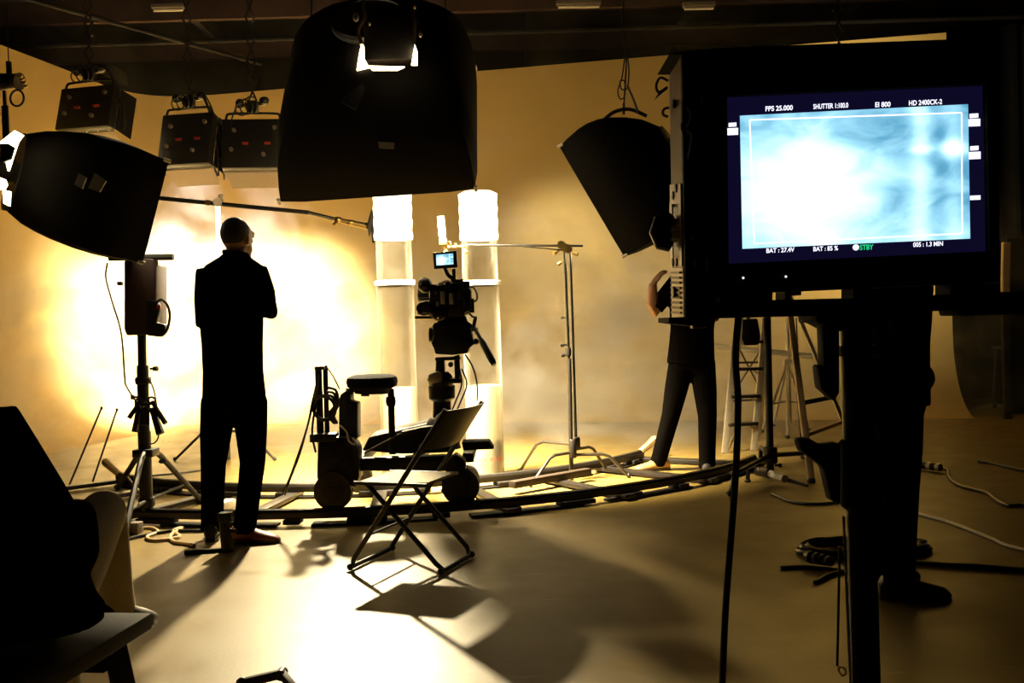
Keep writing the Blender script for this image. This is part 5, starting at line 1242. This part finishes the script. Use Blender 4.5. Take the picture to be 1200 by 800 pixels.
def man_monitor():
    d = 4.12
    P = lambda px, py, dd=0.0: at(px, py, d + dd)
    aL, aR = fl(1040, 690), fl(1060, 700)
    J = dict(root=(P(1050, 500).x, d, 0), pelvis=P(1052, 452), chest=P(1055, 335), neck=P(1056, 275), head=P(1064, 242), head_yaw=R(80),
             sh_l=P(1050, 312, .17), sh_r=P(1052, 312, -.17), el_l=P(1050, 395, .20), el_r=P(1062, 396, -.16), wr_l=P(1080, 425, .08), wr_r=P(1082, 412, -.08),
             hand_l=((.2, -.5, -.8), (1, .3, .2), -1, .7), hand_r=((-.1, .5, -.8), (1, -.3, .2), 1, .7),
             hip_l=P(1051, 478, .08), hip_r=P(1053, 478, -.08), kn_l=P(1050, 575, .09), kn_r=P(1056, 575, -.08), an_l=Vector((aL.x, aL.y + .10, .085)), an_r=Vector((aR.x - .02, aR.y + .0, .085)),
             toe_l=(1, .25, 0), toe_r=(1, -.12, 0))
    person('person', 'person in dark clothes mostly hidden behind the field monitor and its post', J, M['shirt'], M['jeans'], M['shoe'], M['hair'], 'long', chest_w=.17, waist_w=.15)
man_monitor()

def bench():
    c = fl(178, 720, .45); z = .45
    cr = at(179, 717, 2.62); cr.z = .45
    a = fl(179, 717, .45); b = fl(100, 765, .45); e = fl(124, 713, .45)
    along = (b - a).normalized(); across = Vector((-along.y, along.x, 0)); across = across if across.x < 0 else -across
    t = thing('wooden_bench', 'dark worn wooden bench corner under the seated person at lower left', 'bench', (a.x, a.y, 0))
    L_, W_ = 0.62, 1.25
    MB().prism([a, a + along * L_, a + along * L_ + across * W_, a + across * W_], (0, 0, -.045)).build('bench_top', M['benchwood'], t, bevel=.008)
    for u, v in ((.10, .06), (.10, W_ - .12), (L_ - .10, .06), (L_ - .10, W_ - .12)):
        p = a + along * u + across * v
        MB().bar(p + Vector((0, 0, -.04)), Vector((p.x, p.y, 0)) + (across * .0 - along * (.05 if u < .3 else -.05)) - across * (.05 if v < .5 else -.05), .06, .05).build('leg', M['benchwood'], t, bevel=.005)
    MB().bar(a + along * .1 + across * .08 + Vector((0, 0, -.09)), a + along * .1 + across * (W_ - .1) + Vector((0, 0, -.09)), .03, .07).build('apron', M['benchwood'], t)
    return a, along, across
bench()

def sitter():
    P = lambda px, py, d: at(px, py, d)
    hipr = P(60, 745, 2.42); hipr.z = .545
    hipl = hipr + Vector((-.19, .04, 0))
    pel = (hipr + hipl) / 2 + Vector((0, 0, .04))
    knr = P(121, 600, 2.98)
    shr = P(-16, 507, 2.36)
    chest = shr + Vector((-.19, .02, -.07)); neck = chest + Vector((-.06, .08, .15))
    knl = hipl + Vector((-.06, .47, .02)); anl = Vector((knl.x, knl.y + .05, .085))
    anr = Vector((knr.x - .02, knr.y + .10, .36))
    J = dict(root=(pel.x, pel.y, .45), pelvis=pel, chest=chest, neck=neck, head=neck + Vector((-.03, .07, .16)), head_yaw=R(20),
             sh_l=chest + Vector((-.2, .06, .07)), sh_r=shr, el_l=chest + Vector((-.26, .22, -.22)), el_r=P(84, 652, 2.50), wr_l=knl + Vector((.06, -.05, .14)), wr_r=P(90, 600, 2.78),
             hand_l=((.5, .8, -.1), (0, 0, 1), 1, .5), hand_r=((-.2, 1, -.2), (.5, 0, 1), -1, .6),
             hip_l=hipl, hip_r=hipr, kn_l=knl, kn_r=knr, an_l=anl, an_r=anr, toe_l=(.1, 1, 0), toe_r=(.3, 1, -.2), hem=(.225, .17, -.10), sleeve_w=1.3)
    person('person', 'person in a dark jacket and light trousers sitting on the bench at lower left', J, M['shirt'], M['khaki'], M['shoe'], M['hair'], 'long', chest_w=.20, waist_w=.18, tr_w=.98)
sitter()

# ---------------------------------------------------------------- floor cables at the right
cable('right_cable', [(1078, 545), (1108, 549), (1113, 560), (1125, 569), (1155, 577), (1166, 585), (1180, 592), (1200, 592), (1240, 600)], .011, M['steel'], 'shiny cable running from the plug row to the right edge')
cable('right_cable', [(1147, 540), (1165, 543), (1185, 548), (1200, 551), (1240, 556)], .011, M['rubber'], 'dark cable on the floor near the right picture edge, farthest back')
cable('white_cable', [(1050, 588), (1075, 601), (1108, 610), (1140, 622), (1165, 632), (1178, 638), (1215, 648)], .009, M['white'], 'thin white cable lying beyond the foot of the hidden person')
cable('floor_cable', [(1060, 658), (1110, 662), (1150, 664), (1200, 668), (1250, 672)], .013, M['rubber'], 'thick black cable running right from the cable coil')
cable('floor_cable', [(955, 682), (975, 672), (1000, 668), (1030, 668)], .010, M['rubber'], 'short black cable end by the left side of the coil')
cable('floor_cable', [(915, 665), (945, 664), (985, 668)], .009, M['rubber'], 'short cable tail lying left of the coil')
cable('floor_cable', [(905, 578), (930, 588), (960, 590), (1000, 586)], .010, M['rubber'], 'black cable lying under the dark stand')
def coil():
    c = (fl(932, 652) + fl(1090, 640)) / 2; c.z = 0
    t = thing('cable_coil', 'coiled shiny black cable on the floor behind the monitor post', 'cable coil', c)
    rx = (fl(1090, 645) - fl(932, 645)).length / 2; ry = .17
    for k in range(4):
        kx = 1 - .05 * k; pts = [c + Vector((rx * kx * math.cos(2 * math.pi * j / 36), ry * kx * math.sin(2 * math.pi * j / 36) , .014 + .020 * (k % 2) + .004 * math.sin(j + k))) for j in range(37)]
        MB().tube(pts, .012, 7, False).build('loop', M['rubber' if k else 'steel'], t)
    for k in range(4):
        p = fl(948 + 7 * k, 652 + 1.5 * k, .04); MB().cyl(p, fl(952 + 7 * k, 653 + 1.5 * k, .045), .03 - .002 * k, n=12).build('plug', M['grey' if k % 2 else 'darksteel'], t)
coil()
def plugs():
    t = thing('cable_connector', 'row of dark cable connectors with bright rings beyond the hidden person', 'connector', fl(1088, 545))
    for k in range(5):
        MB().cyl(fl(1076 + 5.4 * k, 544 + .8 * k, .035), fl(1080.5 + 5.4 * k, 544.6 + .8 * k, .035), .03, n=12).build('sleeve' if k % 2 else 'ring', M['black' if k % 2 else 'sidelight'], t)
plugs()

# wheeled metal rack and black drape at the far right
def rack():
    a, b = fl(1164, 478), fl(1215, 488)
    t = thing('metal_rack', 'dim metal frame rack standing at the far right edge', 'rack', (a.x, a.y, 0))
    x = (b - a).normalized(); y = Vector((-x.y, x.x, 0)); w, dp, h = .62, .5, .74
    for u in (0, .31, w):
        for v in (0, dp):
            p = a + x * u + y * v; MB().cyl(p + Vector((0, 0, .05)), p + Vector((.05 * (u == 0), 0, h)), .014, n=8).build('post', M['steel'], t)
    for z in (.07, h - .01):
        for v in (0, dp): MB().cyl(a + y * v + Vector((0, 0, z)), a + x * w + y * v + Vector((0, 0, z)), .013, n=8).build('rail', M['steel'], t)
        for u in (0, w): MB().cyl(a + x * u + Vector((0, 0, z)), a + x * u + y * dp + Vector((0, 0, z)), .013, n=8).build('rail', M['steel'], t)
    for u in (.04, w - .04):
        for v in (0, dp): MB().cyl(a + x * u + y * (v - .012) + Vector((0, 0, .03)), a + x * u + y * (v + .012) + Vector((0, 0, .03)), .03, n=12).build('caster', M['rubber'], t)
rack()
def drape():
    rings = []; n = 60
    for i in range(n + 1):
        x = 5.55 + 3.3 * i / n; y = 12.9 + .06 * math.sin(i * 1.15) + .03 * math.sin(i * .4)
        rings.append([Vector((x, y, .02)), Vector((x, y, 4.9)), Vector((x, y + .02, 4.9)), Vector((x, y + .02, .02))])
    o = MB().ring_loft(rings).build('black_drape', M['fabric']); tag(o, 'black floor length drape hanging right of the curved backdrop', 'curtain')
drape()
def lit_flat():
    p = at(1178, 342, 10.6); q = at(1177.5, 284, 10.6)
    t = thing('flat_panel', 'narrow wooden panel edge glowing dimly between monitor and right edge', 'panel', (p.x, p.y, 0))
    MB().bar(Vector((p.x, p.y, 0.0)), Vector((p.x, p.y, p.z)), .08, .05, (0, 1, 0)).build('post', M['blackmatte'], t, bevel=.004)
    MB().bar(Vector((p.x, p.y, p.z)), Vector((p.x + .02, p.y, q.z)), .08, .05, (0, 1, 0)).build('edge_board', M['wood'], t, bevel=.004, label='pale wooden upper edge')
    MB().box((p.x + .3, p.y + .05, 1.0), (.5, .03, 1.9)).build('panel_board', M['blackmatte'], t)
    MB().bar((p.x + .3, p.y + .05, .9), (p.x + .3, p.y + .6, 0.02), .05, .03).build('rear_prop', M['blackmatte'], t)
lit_flat()
